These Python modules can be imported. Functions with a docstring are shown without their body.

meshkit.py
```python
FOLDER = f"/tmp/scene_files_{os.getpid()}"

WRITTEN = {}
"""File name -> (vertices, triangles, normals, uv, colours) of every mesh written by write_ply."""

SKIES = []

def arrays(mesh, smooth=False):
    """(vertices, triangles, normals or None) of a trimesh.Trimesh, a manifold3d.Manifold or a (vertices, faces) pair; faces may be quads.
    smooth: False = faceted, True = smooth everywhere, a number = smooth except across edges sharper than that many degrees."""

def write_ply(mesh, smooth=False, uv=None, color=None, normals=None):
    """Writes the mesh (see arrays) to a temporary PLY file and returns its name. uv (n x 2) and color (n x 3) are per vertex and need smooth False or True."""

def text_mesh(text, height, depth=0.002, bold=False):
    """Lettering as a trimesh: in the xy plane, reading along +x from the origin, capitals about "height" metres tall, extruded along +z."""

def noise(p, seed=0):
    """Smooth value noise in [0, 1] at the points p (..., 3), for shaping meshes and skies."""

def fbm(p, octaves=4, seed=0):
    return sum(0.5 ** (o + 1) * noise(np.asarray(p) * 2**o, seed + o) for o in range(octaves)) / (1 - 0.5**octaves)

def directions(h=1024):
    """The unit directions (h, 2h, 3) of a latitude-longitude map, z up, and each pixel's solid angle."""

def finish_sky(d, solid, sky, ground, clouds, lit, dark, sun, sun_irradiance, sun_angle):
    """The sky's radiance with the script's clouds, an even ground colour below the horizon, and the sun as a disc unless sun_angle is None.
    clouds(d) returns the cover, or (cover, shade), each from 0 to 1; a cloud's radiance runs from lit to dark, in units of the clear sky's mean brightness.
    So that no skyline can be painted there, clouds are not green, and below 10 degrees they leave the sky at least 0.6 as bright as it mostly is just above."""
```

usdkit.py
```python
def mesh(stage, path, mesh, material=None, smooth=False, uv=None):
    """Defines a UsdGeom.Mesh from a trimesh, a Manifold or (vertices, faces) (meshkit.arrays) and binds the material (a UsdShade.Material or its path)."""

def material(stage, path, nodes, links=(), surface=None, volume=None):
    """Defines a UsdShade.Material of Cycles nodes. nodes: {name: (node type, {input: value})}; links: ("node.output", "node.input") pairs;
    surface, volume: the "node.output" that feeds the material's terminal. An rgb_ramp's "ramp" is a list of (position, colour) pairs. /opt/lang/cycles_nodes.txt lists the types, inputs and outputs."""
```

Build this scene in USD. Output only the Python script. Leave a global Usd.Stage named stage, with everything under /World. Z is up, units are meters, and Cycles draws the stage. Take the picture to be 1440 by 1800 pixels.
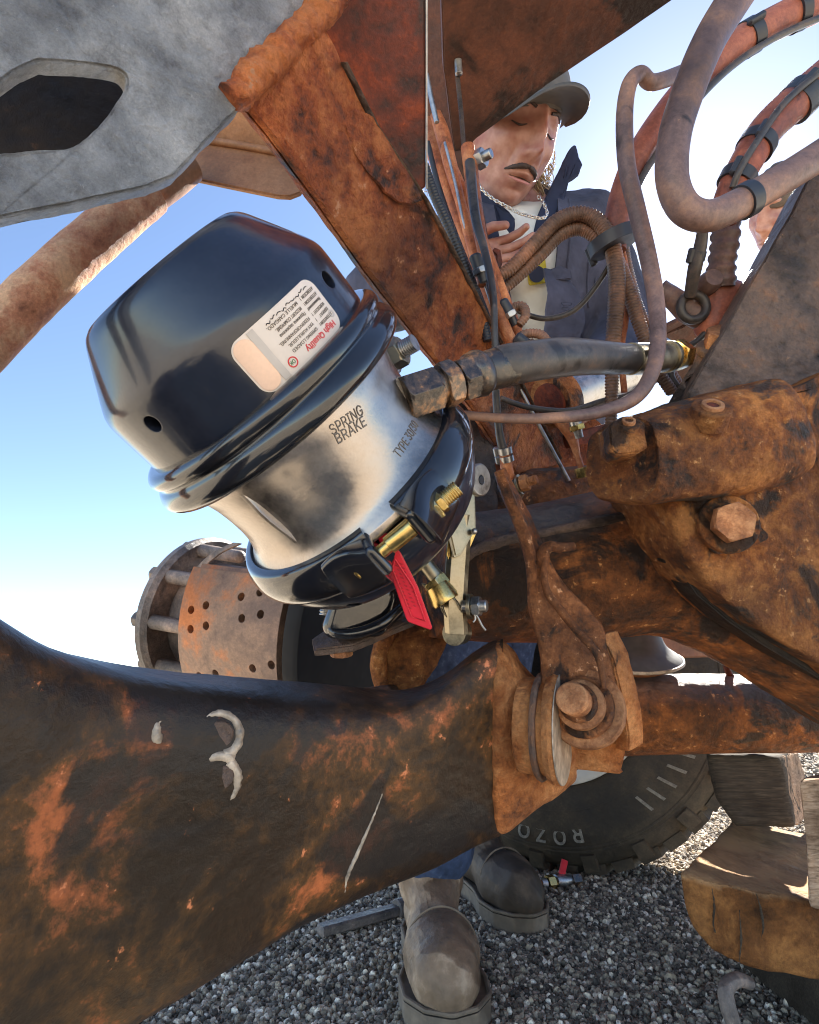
import math, random
import numpy as np, trimesh, manifold3d as m3d, shapely
from shapely.geometry import Polygon, Point
from pxr import Usd, UsdGeom, UsdLux, UsdShade, Gf, Sdf, Vt
import usdkit, meshkit

random.seed(7)
RNG = np.random.default_rng(7)
stage = Usd.Stage.CreateInMemory()
UsdGeom.SetStageUpAxis(stage, 'Z')
UsdGeom.SetStageMetersPerUnit(stage, 1.0)
UsdGeom.Xform.Define(stage, '/World')
UsdGeom.Scope.Define(stage, '/World/Looks')

# ------------------------------------------------------------------ camera, sky, sun, exposure
PITCH = math.radians(16.7)
CAM = np.array([0, 0, 0.40])
FOC = 1000.0                                   # focal length in pixels of the 1440 x 1800 picture
EXPOSURE = 2.28
SKY = 0.062
SUN = 1.25
SUN_EL, SUN_AZ = math.radians(39.2), math.radians(31.4)
cam = UsdGeom.Camera.Define(stage, '/World/camera')
cam.AddTranslateOp().Set(Gf.Vec3d(*CAM))
cam.AddRotateXOp().Set(90 + math.degrees(PITCH))
cam.CreateHorizontalApertureAttr(36.0)
cam.CreateFocalLengthAttr(36.0 * FOC / 1440)
cam.CreateClippingRangeAttr(Gf.Vec2f(0.02, 5000))
cam.CreateExposureAttr(EXPOSURE)

dome = UsdLux.DomeLight.Define(stage, '/World/sky')
dome.GetPrim().SetCustomDataByKey('kind', 'structure')
sky_mat = usdkit.material(stage, '/World/Looks/sky_air', {
    's': ('sky_texture', {'sky_type': 'single_scattering', 'sun_disc': False, 'sun_elevation': SUN_EL, 'sun_rotation': SUN_AZ,
                          'altitude': 200.0, 'air_density': 0.8, 'aerosol_density': 0.22, 'ozone_density': 1.1}),
    'b': ('background_shader', {'strength': SKY})}, [('s.color', 'b.color')], surface='b.background')
UsdShade.MaterialBindingAPI.Apply(dome.GetPrim()).Bind(sky_mat)
sun = UsdLux.DistantLight.Define(stage, '/World/sun')
sun.CreateNormalizeAttr(True); sun.CreateIntensityAttr(SUN); sun.CreateAngleAttr(0.5); sun.CreateColorAttr(Gf.Vec3f(1, 0.95, 0.86))
SDIR = np.array([math.sin(SUN_AZ) * math.cos(SUN_EL), math.cos(SUN_AZ) * math.cos(SUN_EL), math.sin(SUN_EL)])
sun.AddRotateZOp().Set(-math.degrees(SUN_AZ)); sun.AddRotateXOp().Set(-(90 - math.degrees(SUN_EL)))

# ------------------------------------------------------------------ helpers
RGT = np.array([1.0, 0, 0]); FWD = np.array([0, math.cos(PITCH), math.sin(PITCH)]); UPV = np.array([0, -math.sin(PITCH), math.cos(PITCH)])
def at(px, py, d):                              # a measured point of the place: picture direction and distance along the view axis
    return CAM + d * (FWD + RGT * (px - 720) / FOC + UPV * (900 - py) / FOC)
def ats(l): return np.array([at(*p) for p in l])
def vec(x, y, z):                               # a direction given as right, up, away
    v = RGT * x + UPV * y + FWD * z
    return v / np.linalg.norm(v)
def ground_at(px, py):
    r = FWD + RGT * (px - 720) / FOC + UPV * (900 - py) / FOC
    return CAM + r * (-CAM[2] / r[2])
def unit(v): return np.asarray(v, float) / np.linalg.norm(v)
def frame(axis, ref=None):
    a = unit(axis); r = np.array([0, 0, 1.0]) if ref is None else np.asarray(ref, float)
    if abs(a @ unit(r)) > 0.97: r = np.array([1.0, 0, 0])
    x = unit(np.cross(r, a)); return x, np.cross(a, x), a

def catmull(P, per=8):
    P = np.asarray(P, float)
    if len(P) < 3:
        t = np.linspace(0, 1, per + 1)[:, None]; return P[0] * (1 - t) + P[1] * t
    Q = np.vstack([2 * P[0] - P[1], P, 2 * P[-1] - P[-2]]); out = []
    for i in range(1, len(Q) - 2):
        p0, p1, p2, p3 = Q[i - 1:i + 3]
        for k in range(per):
            t = k / per
            out.append(0.5 * (2 * p1 + (p2 - p0) * t + (2 * p0 - 5 * p1 + 4 * p2 - p3) * t * t + (3 * p1 - p0 - 3 * p2 + p3) * t ** 3))
    return np.array(out + [P[-1]])

def skin(rings, caps=True):
    rings = np.asarray(rings); m, k = rings.shape[:2]
    v = rings.reshape(-1, 3); f = []
    idx = np.arange(m * k).reshape(m, k)
    a, b = idx[:-1], idx[1:]
    a2, b2 = np.roll(a, -1, 1), np.roll(b, -1, 1)
    f = np.vstack([np.stack([a, a2, b2], -1).reshape(-1, 3), np.stack([a, b2, b], -1).reshape(-1, 3)])
    if caps:
        c0, c1 = len(v), len(v) + 1
        v = np.vstack([v, rings[0].mean(0), rings[-1].mean(0)])
        f = np.vstack([f, np.stack([np.full(k, c0), np.roll(idx[0], -1), idx[0]], 1), np.stack([np.full(k, c1), idx[-1], np.roll(idx[-1], -1)], 1)])
    t = trimesh.Trimesh(v, f, process=False)
    if t.volume < 0: t.invert()
    return t

def frames_along(P):
    T = np.gradient(P, axis=0); T /= np.linalg.norm(T, axis=1, keepdims=True) + 1e-12
    x, y, _ = frame(T[0]); X = [x]
    for i in range(1, len(P)):
        x = X[-1] - T[i] * (X[-1] @ T[i]); X.append(unit(x))
    X = np.array(X); return X, np.cross(T, X), T

def tube(P, r, n=14, per=8, rib=None, wob=0.0, seed=0, raw=False):
    P = np.asarray(P, float)
    Q = P if raw else catmull(P, per)
    r = np.atleast_1d(np.asarray(r, float))
    L = np.r_[0, np.cumsum(np.linalg.norm(np.diff(Q, axis=0), axis=1))]
    if rib:                                     # corrugated conduit: one ring per quarter of the pitch
        s = np.arange(0, L[-1], rib / 4); Q = np.stack([np.interp(s, L, Q[:, k]) for k in range(3)], 1)
        R = np.interp(np.linspace(0, 1, len(Q)), np.linspace(0, 1, len(r)), r)
        R = R * (1 + 0.13 * np.array([0, 1, 1, 0])[np.arange(len(Q)) % 4] - 0.06)
    else:
        R = np.interp(np.linspace(0, 1, len(Q)), np.linspace(0, 1, len(r)), r)
    X, Y, _ = frames_along(Q)
    a = np.linspace(0, 2 * np.pi, n, endpoint=False)
    rings = Q[:, None] + R[:, None, None] * (X[:, None] * np.cos(a)[None, :, None] + Y[:, None] * np.sin(a)[None, :, None])
    t = skin(rings)
    if wob: t = bumpy(t, wob, 1 / (4 * r.mean()), seed)
    return t

def lathe(profile, origin, axis, n=48, ref=None, closed=True):
    x, y, a = frame(axis, ref); th = np.linspace(0, 2 * np.pi, n, endpoint=False)
    pr = [(t, max(r, 1e-5)) for t, r in profile]
    rings = [np.asarray(origin) + a * t + r * (np.cos(th)[:, None] * x + np.sin(th)[:, None] * y) for t, r in pr]
    return skin(rings, True)

def cyl(p0, p1, r, n=24, c=0.0):
    p0, p1 = np.asarray(p0), np.asarray(p1); h = np.linalg.norm(p1 - p0); c = min(c, h / 3, r / 2)
    return lathe([(0, r - c), (c, r), (h - c, r), (h, r - c)] if c else [(0, r), (h, r)], p0, p1 - p0, n)

def hexnut(p0, axis, r, h, rot=0.0):
    c = 0.16 * r; x, y, a = frame(axis); rings = []
    th = np.linspace(0, 2 * np.pi, 24, endpoint=False)
    hexr = r * math.cos(math.pi / 6) / np.cos((th % (math.pi / 3)) - math.pi / 6)
    for t, cap in ((0, 0.9), (c * .6, 1.0), (h - c * .6, 1.0), (h, 0.9)):
        rr = np.minimum(hexr, r * cap)
        rings.append(p0 + a * t + rr[:, None] * (np.cos(th + rot)[:, None] * x + np.sin(th + rot)[:, None] * y))
    return skin(rings)

def bar(p0, p1, w, h, up=None, c=0.0015):
    """A chamfered bar from p0 to p1, w wide, h tall along up."""
    x, y, a = frame(np.asarray(p1) - p0, up); L = np.linalg.norm(np.asarray(p1) - p0)
    def ring(t, k):
        W, H = w / 2 - k, h / 2 - k; q = c
        pts = [(-W + q, -H), (W - q, -H), (W, -H + q), (W, H - q), (W - q, H), (-W + q, H), (-W, H - q), (-W, -H + q)]
        return np.array([np.asarray(p0) + a * t + x * u + y * v for u, v in pts])
    return skin([ring(0, c), ring(c, 0), ring(L - c, 0), ring(L, c)])

def hull(*balls):
    pts = []
    ico = trimesh.creation.icosphere(2).vertices
    for c, r in balls: pts.append(np.asarray(c) + ico * r)
    return trimesh.convex.convex_hull(np.vstack(pts))

def to_man(t):
    return m3d.Manifold(m3d.Mesh(np.asarray(t.vertices, np.float32), np.asarray(t.faces, np.uint32)))
def from_man(m):
    q = m.to_mesh(); return trimesh.Trimesh(q.vert_properties[:, :3], q.tri_verts, process=False)
def refine(t, L):
    t = trimesh.Trimesh(t.vertices, t.faces, process=True)
    m = to_man(t)
    if m.is_empty():
        v, f = trimesh.remesh.subdivide_to_size(t.vertices, t.faces, L * 1.5, max_iter=12)
        return trimesh.Trimesh(v, f, process=True)
    return from_man(m.refine_to_length(L))
def union(*ts):
    m = to_man(ts[0])
    for t in ts[1:]: m = m + to_man(t)
    return from_man(m)
def minus(a, *ts):
    m = to_man(a)
    for t in ts: m = m - to_man(t)
    return from_man(m)
def bumpy(t, amp, freq, seed=0, octaves=4):
    t = trimesh.Trimesh(t.vertices, t.faces, process=True)
    n = np.array(t.vertex_normals)
    d = meshkit.fbm(t.vertices * freq + 7.3 * seed, octaves, seed) - 0.5
    return trimesh.Trimesh(t.vertices + n * (d * 2 * amp)[:, None], t.faces, process=False)
def soften(t, k=8, lamb=0.5):
    t = t.copy(); trimesh.smoothing.filter_laplacian(t, lamb, k); return t
def rough(t, L, amp, freq, seed=0, smooth=0):
    t = refine(t, L)
    if smooth: t = trimesh.Trimesh(t.vertices, t.faces, process=True); trimesh.smoothing.filter_taubin(t, 0.5, 0.53, smooth)
    return bumpy(t, amp, freq, seed)
def cat(*ts): return trimesh.util.concatenate([trimesh.Trimesh(t.vertices, t.faces, process=False) for t in ts])

def plane_of(anchors):
    A = ats(anchors); n = unit(np.cross(A[1] - A[0], A[2] - A[0]))
    if n @ (A[0] - CAM) < 0: n = -n            # n points away from the camera
    return A[0], n
def on_plane(pl, px, py):
    o, n = pl; r = FWD + RGT * (px - 720) / FOC + UPV * (900 - py) / FOC
    return CAM + r * (((o - CAM) @ n) / (r @ n))
def slab(anchors, poly, thick, holes=(), rnd=0.0, L=0, amp=0, freq=60, seed=0, smooth=0, cham=0.0015):
    """A plate of real thickness standing in the plane through three measured points."""
    o, n = plane_of(anchors); x, y, _ = frame(n)
    to2 = lambda pts: [((p - o) @ x, (p - o) @ y) for p in (on_plane((o, n), *q) for q in pts)]
    g = Polygon(to2(poly)).buffer(0)
    if rnd: g = g.buffer(-rnd).buffer(2 * rnd).buffer(-rnd)
    for h in holes:
        q = Polygon(to2(h)).buffer(0); q = q.buffer(-0.004).buffer(0.008).buffer(-0.004) if q.buffer(-.004).area > 0 else q
        g = g.difference(q)
    if g.geom_type != 'Polygon': g = max(g.geoms, key=lambda k: k.area)
    c = min(cham, thick / 3)
    ms = [trimesh.creation.extrude_polygon(g, thick - 2 * c, engine='earcut')]
    ms[0].apply_translation([0, 0, c])
    T = np.eye(4); T[:3, 0], T[:3, 1], T[:3, 2], T[:3, 3] = x, y, n, o
    if c:
        inner = g.buffer(-c)
        if inner.geom_type == 'Polygon' and not inner.is_empty:
            t2 = trimesh.creation.extrude_polygon(inner, thick, engine='earcut')
            ms = [union(ms[0], t2)]
    t = ms[0]; t.apply_transform(T)
    if L: t = rough(t, L, amp, freq, seed, smooth)
    return t

def ball_mesh(c, r, k=2): 
    t = trimesh.creation.icosphere(k, r); t.apply_translation(c); return t
def sweep_rect(C, Wv, th, per=6):
    """A flat bar along the points C with half-width vectors Wv and thickness th."""
    C = catmull(C, per); W = catmull(Wv, per); T = np.gradient(C, axis=0)
    N = np.cross(T, W); N /= np.linalg.norm(N, axis=1, keepdims=True); rings = []
    for c, w, n in zip(C, W, N):
        h = n * th / 2; e = w * (1 - min(0.4, 0.3 * th / np.linalg.norm(w)))
        rings.append([c - w - h * .5, c - e - h, c + e - h, c + w - h * .5, c + w + h * .5, c + e + h, c - e + h, c - w + h * .5])
    return skin(rings)

# ------------------------------------------------------------------ things and parts
USED = {}
def numbered(parent, name):
    k = (parent, name); USED[k] = USED.get(k, 0) + 1
    return name if USED[k] == 1 else f'{name}_{USED[k] - 1:03d}'
class Thing:
    def __init__(s, name, label, category, group=None, kind=None):
        s.name, s.label, s.category, s.group, s.kind, s.parts = name, label, category, group, kind, []
    def add(s, name, mesh, mat, parent=None, smooth=38, label=None, kind=None):
        s.parts.append([name, mesh, mat, parent, smooth, label, kind]); return len(s.parts) - 1
    def close(s):
        b = np.array([p[1].bounds for p in s.parts]); lo, hi = b[:, 0].min(0), b[:, 1].max(0)
        loc = np.array([(lo[0] + hi[0]) / 2, (lo[1] + hi[1]) / 2, lo[2]])
        path = '/World/' + numbered('/World', s.name)
        single = len(s.parts) == 1
        if not single:
            x = UsdGeom.Xform.Define(stage, path); x.AddTranslateOp().Set(Gf.Vec3d(*loc)); prim = x.GetPrim()
        paths = []
        for name, mesh, mat, parent, sm, label, kind in s.parts:
            par = path if parent is None else paths[parent]
            pp = path if single else par + '/' + numbered(par, name)
            t = trimesh.Trimesh(np.asarray(mesh.vertices) - loc, mesh.faces, process=False)
            m = usdkit.mesh(stage, pp, t, mat, smooth=sm); paths.append(pp)
            if single: m.AddTranslateOp().Set(Gf.Vec3d(*loc)); prim = m.GetPrim()
            else:
                if label: m.GetPrim().SetCustomDataByKey('label', label)
                if kind: m.GetPrim().SetCustomDataByKey('kind', kind)
        if s.kind: prim.SetCustomDataByKey('kind', s.kind)
        if s.label: prim.SetCustomDataByKey('label', s.label)
        if s.category: prim.SetCustomDataByKey('category', s.category)
        if s.group: prim.SetCustomDataByKey('group', s.group)
        return prim
def single(name, label, category, mesh, mat, group=None, kind=None, smooth=38):
    t = Thing(name, label, category, group, kind); t.add(name, mesh, mat, smooth=smooth); return t.close()

# ------------------------------------------------------------------ materials
def mat(name, nodes, links, surface='p.BSDF'):
    return usdkit.material(stage, '/World/Looks/' + name, nodes, links, surface=surface)

def rust(name, dark, mid, hi, scale=22, bias=0.5, spread=0.12, rgh=0.75, bump=0.6, dist=0.004, speck=None, speck_at=0.66, flake=120, dust=None, dust_amt=0.5, sheen=0.4, grain=0.38, grease=0.57):
    """Corroded painted steel: two tones in clumps, a brighter flake tone, pits and scale as relief, dust lying on what faces up."""
    n = {'g': ('geometry', {}),
         'n1': ('noise_texture', {'scale': scale, 'detail': 9.0, 'roughness': 0.68, 'distortion': 0.35}),
         'n2': ('noise_texture', {'scale': scale * 4.3, 'detail': 7.0, 'roughness': 0.7}),
         'n3': ('noise_texture', {'scale': scale * 0.33, 'detail': 3.0}),
         'n4': ('noise_texture', {'scale': max(260.0, scale * 13.0), 'detail': 5.0, 'roughness': 0.75}),
         'grain': ('rgb_ramp', {'ramp': [(0.30, (0.42, 0.40, 0.38)), (0.52, (1.0, 1.0, 1.0)), (0.72, (1.7, 1.62, 1.5))]}),
         'mg': ('mix_color', {'blend_type': 'multiply', 'fac': grain, 'use_clamp': False}),
         'n5': ('noise_texture', {'scale': scale * 0.55, 'detail': 8.0, 'roughness': 0.6, 'distortion': 0.6}), 'o5': ('mapping', {'location': (3.7, 1.9, 5.3)}),
         'gm': ('rgb_ramp', {'ramp': [(0.0, (0, 0, 0)), (min(.97, grease), (0, 0, 0)), (min(.98, grease + 0.05), (0.9, 0.9, 0.9)), (1, (1, 1, 1))]}),
         'gs': ('rgb_to_bw', {}), 'mo': ('mix_color', {'b': (0.013, 0.009, 0.007)}), 'rg': ('mix_float', {'b': 0.36}),
         'h3': ('math', {'math_type': 'multiply_add', 'value2': 0.22}),
         'v': ('voronoi_texture', {'scale': float(flake), 'feature': 'smooth_f1', 'smoothness': 0.6, 'randomness': 1.0}),
         'mx': ('math', {'math_type': 'multiply_add', 'value2': 0.7, 'value3': 0.0}),
         'ad': ('math', {'math_type': 'multiply_add', 'value2': 0.3}),
         'r1': ('rgb_ramp', {'ramp': [(0.0, dark), (max(0.01, bias - spread), dark), (bias, mid), (min(.99, bias + spread), hi), (1.0, hi)]}),
         'tone': ('rgb_ramp', {'ramp': [(0.32, (0.30, 0.28, 0.27)), (0.5, (0.95, 0.92, 0.9)), (0.68, (1.55, 1.45, 1.35))]}),
         'mul': ('mix_color', {'blend_type': 'multiply', 'fac': 0.8, 'use_clamp': False}),
         'sp': ('rgb_ramp', {'ramp': [(0.0, (0, 0, 0)), (speck_at, (0, 0, 0)), (min(.99, speck_at + 0.05), (1, 1, 1)), (1, (1, 1, 1))]}),
         'ms': ('mix_color', {'b': speck or hi}),
         'rr': ('map_range', {'from_min': 0.3, 'from_max': 0.7, 'to_min': rgh - 0.22, 'to_max': min(1, rgh + 0.15)}),
         'h1': ('math', {'math_type': 'multiply_add', 'value2': 0.6}),
         'h2': ('math', {'math_type': 'multiply_add', 'value2': 0.35}),
         'bv': ('bevel', {'radius': 0.0012, 'samples': 4}),
         'b': ('bump', {'strength': bump, 'distance': dist * 2.0}),
         'p': ('principled_bsdf', {'specular_ior_level': sheen})}
    l = [('g.position', 'n1.vector'), ('g.position', 'n2.vector'), ('g.position', 'n3.vector'), ('g.position', 'v.vector'), ('g.position', 'n4.vector'), ('n4.fac', 'grain.fac'), ('n4.fac', 'h3.value1'), ('g.position', 'o5.vector'), ('o5.vector', 'n5.vector'), ('n5.fac', 'gm.fac'), ('gm.color', 'gs.color'), ('gs.val', 'mo.fac'), ('gs.val', 'rg.fac'), ('ms.result', 'mo.a'),
         ('n1.fac', 'mx.value1'), ('n2.fac', 'ad.value1'), ('mx.value', 'ad.value3'), ('ad.value', 'r1.fac'),
         ('n3.fac', 'tone.fac'), ('r1.color', 'mul.a'), ('tone.color', 'mul.b'),
         ('n2.fac', 'sp.fac'), ('mul.result', 'mg.a'), ('grain.color', 'mg.b'), ('mg.result', 'ms.a'), ('sp.color', 'ms.fac'),
         ('n1.fac', 'rr.value'), ('rr.result', 'rg.a'), ('rg.result', 'p.roughness'),
         ('n1.fac', 'h1.value1'), ('v.distance', 'h2.value1'), ('h1.value', 'h2.value3'), ('n2.fac', 'h1.value3'),
         ('h2.value', 'h3.value3'), ('h3.value', 'b.height'), ('bv.bevel', 'b.normal'), ('b.normal', 'p.normal')]
    out = 'mo.result'
    if dust:
        n['sx'] = ('separate_xyz', {}); n['dz'] = ('map_range', {'from_min': 0.2, 'from_max': 0.95, 'to_min': 0.0, 'to_max': dust_amt, 'clamp': True})
        n['dn'] = ('math', {'math_type': 'multiply'}); n['md'] = ('mix_color', {'b': dust})
        n['dr'] = ('map_range', {'from_min': 0.3, 'from_max': 0.6, 'to_min': 0.2, 'to_max': 1.0, 'clamp': True})
        l += [('g.normal', 'sx.vector'), ('sx.z', 'dz.value'), ('n1.fac', 'dr.value'), ('dz.result', 'dn.value1'), ('dr.result', 'dn.value2'), (out, 'md.a'), ('dn.value', 'md.fac')]
        out = 'md.result'
    l.append((out, 'p.base_color'))
    return mat(name, n, l)

def plain(name, col, rgh=0.5, metal=0.0, var=0.25, scale=40, bump=0.15, dist=0.001, coat=0.0, spec=0.5, rvar=0.12, tint=None, tint_at=0.55, trans=0.0, aniso=0, bevel=0.0008):
    n = {'g': ('geometry', {}), 'n1': ('noise_texture', {'scale': float(scale), 'detail': 7.0, 'roughness': 0.62}),
         'n2': ('noise_texture', {'scale': scale * 5.0, 'detail': 4.0}),
         'r': ('rgb_ramp', {'ramp': [(0.3, tuple(c * (1 - var) for c in col)), (tint_at, col), (0.75, tint or tuple(min(1, c * (1 + var)) for c in col))]}),
         'rr': ('map_range', {'from_min': 0.3, 'from_max': 0.7, 'to_min': max(0.02, rgh - rvar), 'to_max': min(1.0, rgh + rvar)}),
         'bv': ('bevel', {'radius': bevel, 'samples': 4}),
         'h': ('math', {'math_type': 'multiply_add', 'value2': 0.3}),
         'b': ('bump', {'strength': bump, 'distance': dist}),
         'p': ('principled_bsdf', {'metallic': metal, 'coat_weight': coat, 'specular_ior_level': spec, 'coat_roughness': 0.06})}
    l = [('g.position', 'n1.vector'), ('g.position', 'n2.vector'), ('n1.fac', 'r.fac'), ('r.color', 'p.base_color'), ('n1.fac', 'rr.value'), ('rr.result', 'p.roughness'),
         ('n2.fac', 'h.value1'), ('n1.fac', 'h.value3'), ('h.value', 'b.height'), ('bv.bevel', 'b.normal'), ('b.normal', 'p.normal')]
    return mat(name, n, l)

M = {}
M['rail'] = rust('grey_scaled_steel', (0.17, 0.145, 0.13), (0.35, 0.35, 0.355), (0.54, 0.545, 0.56), scale=52, bias=0.40, spread=0.16, rgh=0.45, bump=1.0, dist=0.014, speck=(0.7, 0.68, 0.66), speck_at=0.65, flake=120, sheen=0.7, grain=0.35, grease=0.95)
M['strut'] = rust('flaking_orange_rust', (0.040, 0.018, 0.012), (0.30, 0.070, 0.016), (0.50, 0.165, 0.050), scale=17, bias=0.47, spread=0.085, rgh=0.75, bump=1.0, dist=0.009, speck=(0.58, 0.27, 0.14), speck_at=0.63, flake=95, grease=0.56)
M['plate'] = rust('dark_red_rust', (0.020, 0.009, 0.007), (0.12, 0.022, 0.008), (0.30, 0.055, 0.014), scale=13, bias=0.52, spread=0.12, rgh=0.7, bump=0.4, dist=0.004, grease=0.55)
M['frame'] = rust('dusty_brown_frame_paint', (0.024, 0.011, 0.008), (0.065, 0.024, 0.014), (0.13, 0.045, 0.024), scale=11, bias=0.5, spread=0.15, rgh=0.65, bump=0.4, dist=0.003, grease=0.54)
M['tan'] = rust('dusty_tan_steel', (0.17, 0.065, 0.03), (0.34, 0.16, 0.075), (0.45, 0.24, 0.13), scale=12, bias=0.48, spread=0.18, rgh=0.55, bump=0.25, dist=0.002, grease=0.95)
M['pipe'] = rust('dusty_orange_pipe', (0.14, 0.05, 0.026), (0.42, 0.18, 0.10), (0.58, 0.36, 0.22), scale=26, bias=0.44, spread=0.12, rgh=0.8, bump=0.5, dist=0.003, grease=0.95)
M['beam'] = rust('oily_black_beam_paint', (0.018, 0.009, 0.004), (0.062, 0.027, 0.007), (0.30, 0.085, 0.026), scale=15, bias=0.545, spread=0.075, rgh=0.45, bump=0.4, dist=0.0018, speck=(0.58, 0.19, 0.075), speck_at=0.64, dust=(0.055, 0.055, 0.06), dust_amt=0.25, sheen=0.32, grease=0.56)
M['eye'] = rust('bright_orange_rust', (0.07, 0.022, 0.007), (0.36, 0.115, 0.026), (0.58, 0.25, 0.085), scale=26, bias=0.46, spread=0.13, rgh=0.8, bump=1.0, dist=0.005, flake=140, grease=0.60)
M['axle'] = rust('greasy_brown_axle', (0.020, 0.010, 0.006), (0.18, 0.055, 0.010), (0.42, 0.135, 0.028), scale=19, bias=0.49, spread=0.11, rgh=0.55, bump=0.9, dist=0.006, speck=(0.64, 0.28, 0.09), speck_at=0.62, dust=(0.15, 0.14, 0.138), dust_amt=0.85, grease=0.53)
M['cast'] = rust('crusty_orange_casting', (0.035, 0.014, 0.005), (0.28, 0.085, 0.014), (0.56, 0.22, 0.055), scale=26, bias=0.48, spread=0.11, rgh=0.8, bump=1.0, dist=0.009, speck=(0.70, 0.34, 0.12), speck_at=0.61, flake=120, grease=0.55)
M['dull'] = rust('dull_grey_rust', (0.034, 0.027, 0.024), (0.125, 0.086, 0.068), (0.25, 0.115, 0.055), scale=13, bias=0.52, spread=0.14, rgh=0.58, bump=0.9, dist=0.006, speck=(0.40, 0.22, 0.12), speck_at=0.66, grease=0.57)
M['strap'] = rust('pitted_brown_strap', (0.035, 0.014, 0.007), (0.23, 0.075, 0.020), (0.48, 0.18, 0.06), scale=30, bias=0.48, spread=0.12, rgh=0.65, bump=1.0, dist=0.005, speck=(0.74, 0.36, 0.17), speck_at=0.60, grease=0.58)
M['lining'] = rust('worn_brake_lining', (0.15, 0.095, 0.07), (0.29, 0.18, 0.12), (0.54, 0.19, 0.065), scale=9, bias=0.52, spread=0.10, rgh=0.7, bump=0.3, dist=0.002, grease=0.66)
M['hub'] = rust('grey_hub_casting', (0.05, 0.045, 0.045), (0.15, 0.125, 0.11), (0.30, 0.23, 0.19), scale=24, bias=0.5, spread=0.15, rgh=0.55, bump=0.5, dist=0.003, grease=0.62)
M['soot'] = plain('sooty_black_steel', (0.007, 0.006, 0.006), 0.7, var=0.4, scale=30, bump=0.3, spec=0.25)
M['joint'] = rust('oily_black_joint', (0.010, 0.008, 0.007), (0.022, 0.015, 0.010), (0.07, 0.035, 0.018), scale=20, bias=0.55, spread=0.12, rgh=0.5, bump=0.4)
M['black'] = plain('gloss_black_enamel', (0.010, 0.012, 0.020), 0.24, var=0.3, scale=11, bump=0.08, dist=0.001, coat=0.35, rvar=0.14, bevel=0.0015)
M['band'] = plain('black_band_enamel', (0.008, 0.008, 0.010), 0.13, var=0.3, scale=14, bump=0.04, coat=0.8, rvar=0.06, bevel=0.0015)
M['alu'] = plain('cast_aluminium', (0.40, 0.355, 0.32), 0.30, 0.95, var=0.16, scale=34, bump=0.2, dist=0.0015, rvar=0.12, tint=(0.46, 0.42, 0.38))
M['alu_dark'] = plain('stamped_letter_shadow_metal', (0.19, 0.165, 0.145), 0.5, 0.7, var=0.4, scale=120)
M['zinc'] = plain('yellow_zinc', (0.62, 0.44, 0.16), 0.26, 1.0, var=0.25, scale=70, bump=0.06, tint=(0.55, 0.58, 0.45))
M['zinc_grey'] = plain('olive_zinc', (0.36, 0.31, 0.22), 0.34, 1.0, var=0.3, scale=50, bump=0.1)
M['steel'] = plain('bare_steel', (0.42, 0.41, 0.40), 0.35, 1.0, var=0.3, scale=60, bump=0.1)
M['rusty_bolt'] = rust('rusted_fastener', (0.07, 0.030, 0.014), (0.30, 0.115, 0.042), (0.52, 0.25, 0.11), scale=50, bias=0.46, spread=0.14, bump=0.6, dist=0.002, flake=300, grease=0.66)
M['fitting'] = rust('oily_dark_fitting', (0.018, 0.013, 0.010), (0.070, 0.044, 0.027), (0.34, 0.155, 0.055), scale=48, bias=0.53, spread=0.09, rgh=0.30, bump=0.2, dist=0.0006, flake=300, sheen=0.9, grease=0.50)
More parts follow.
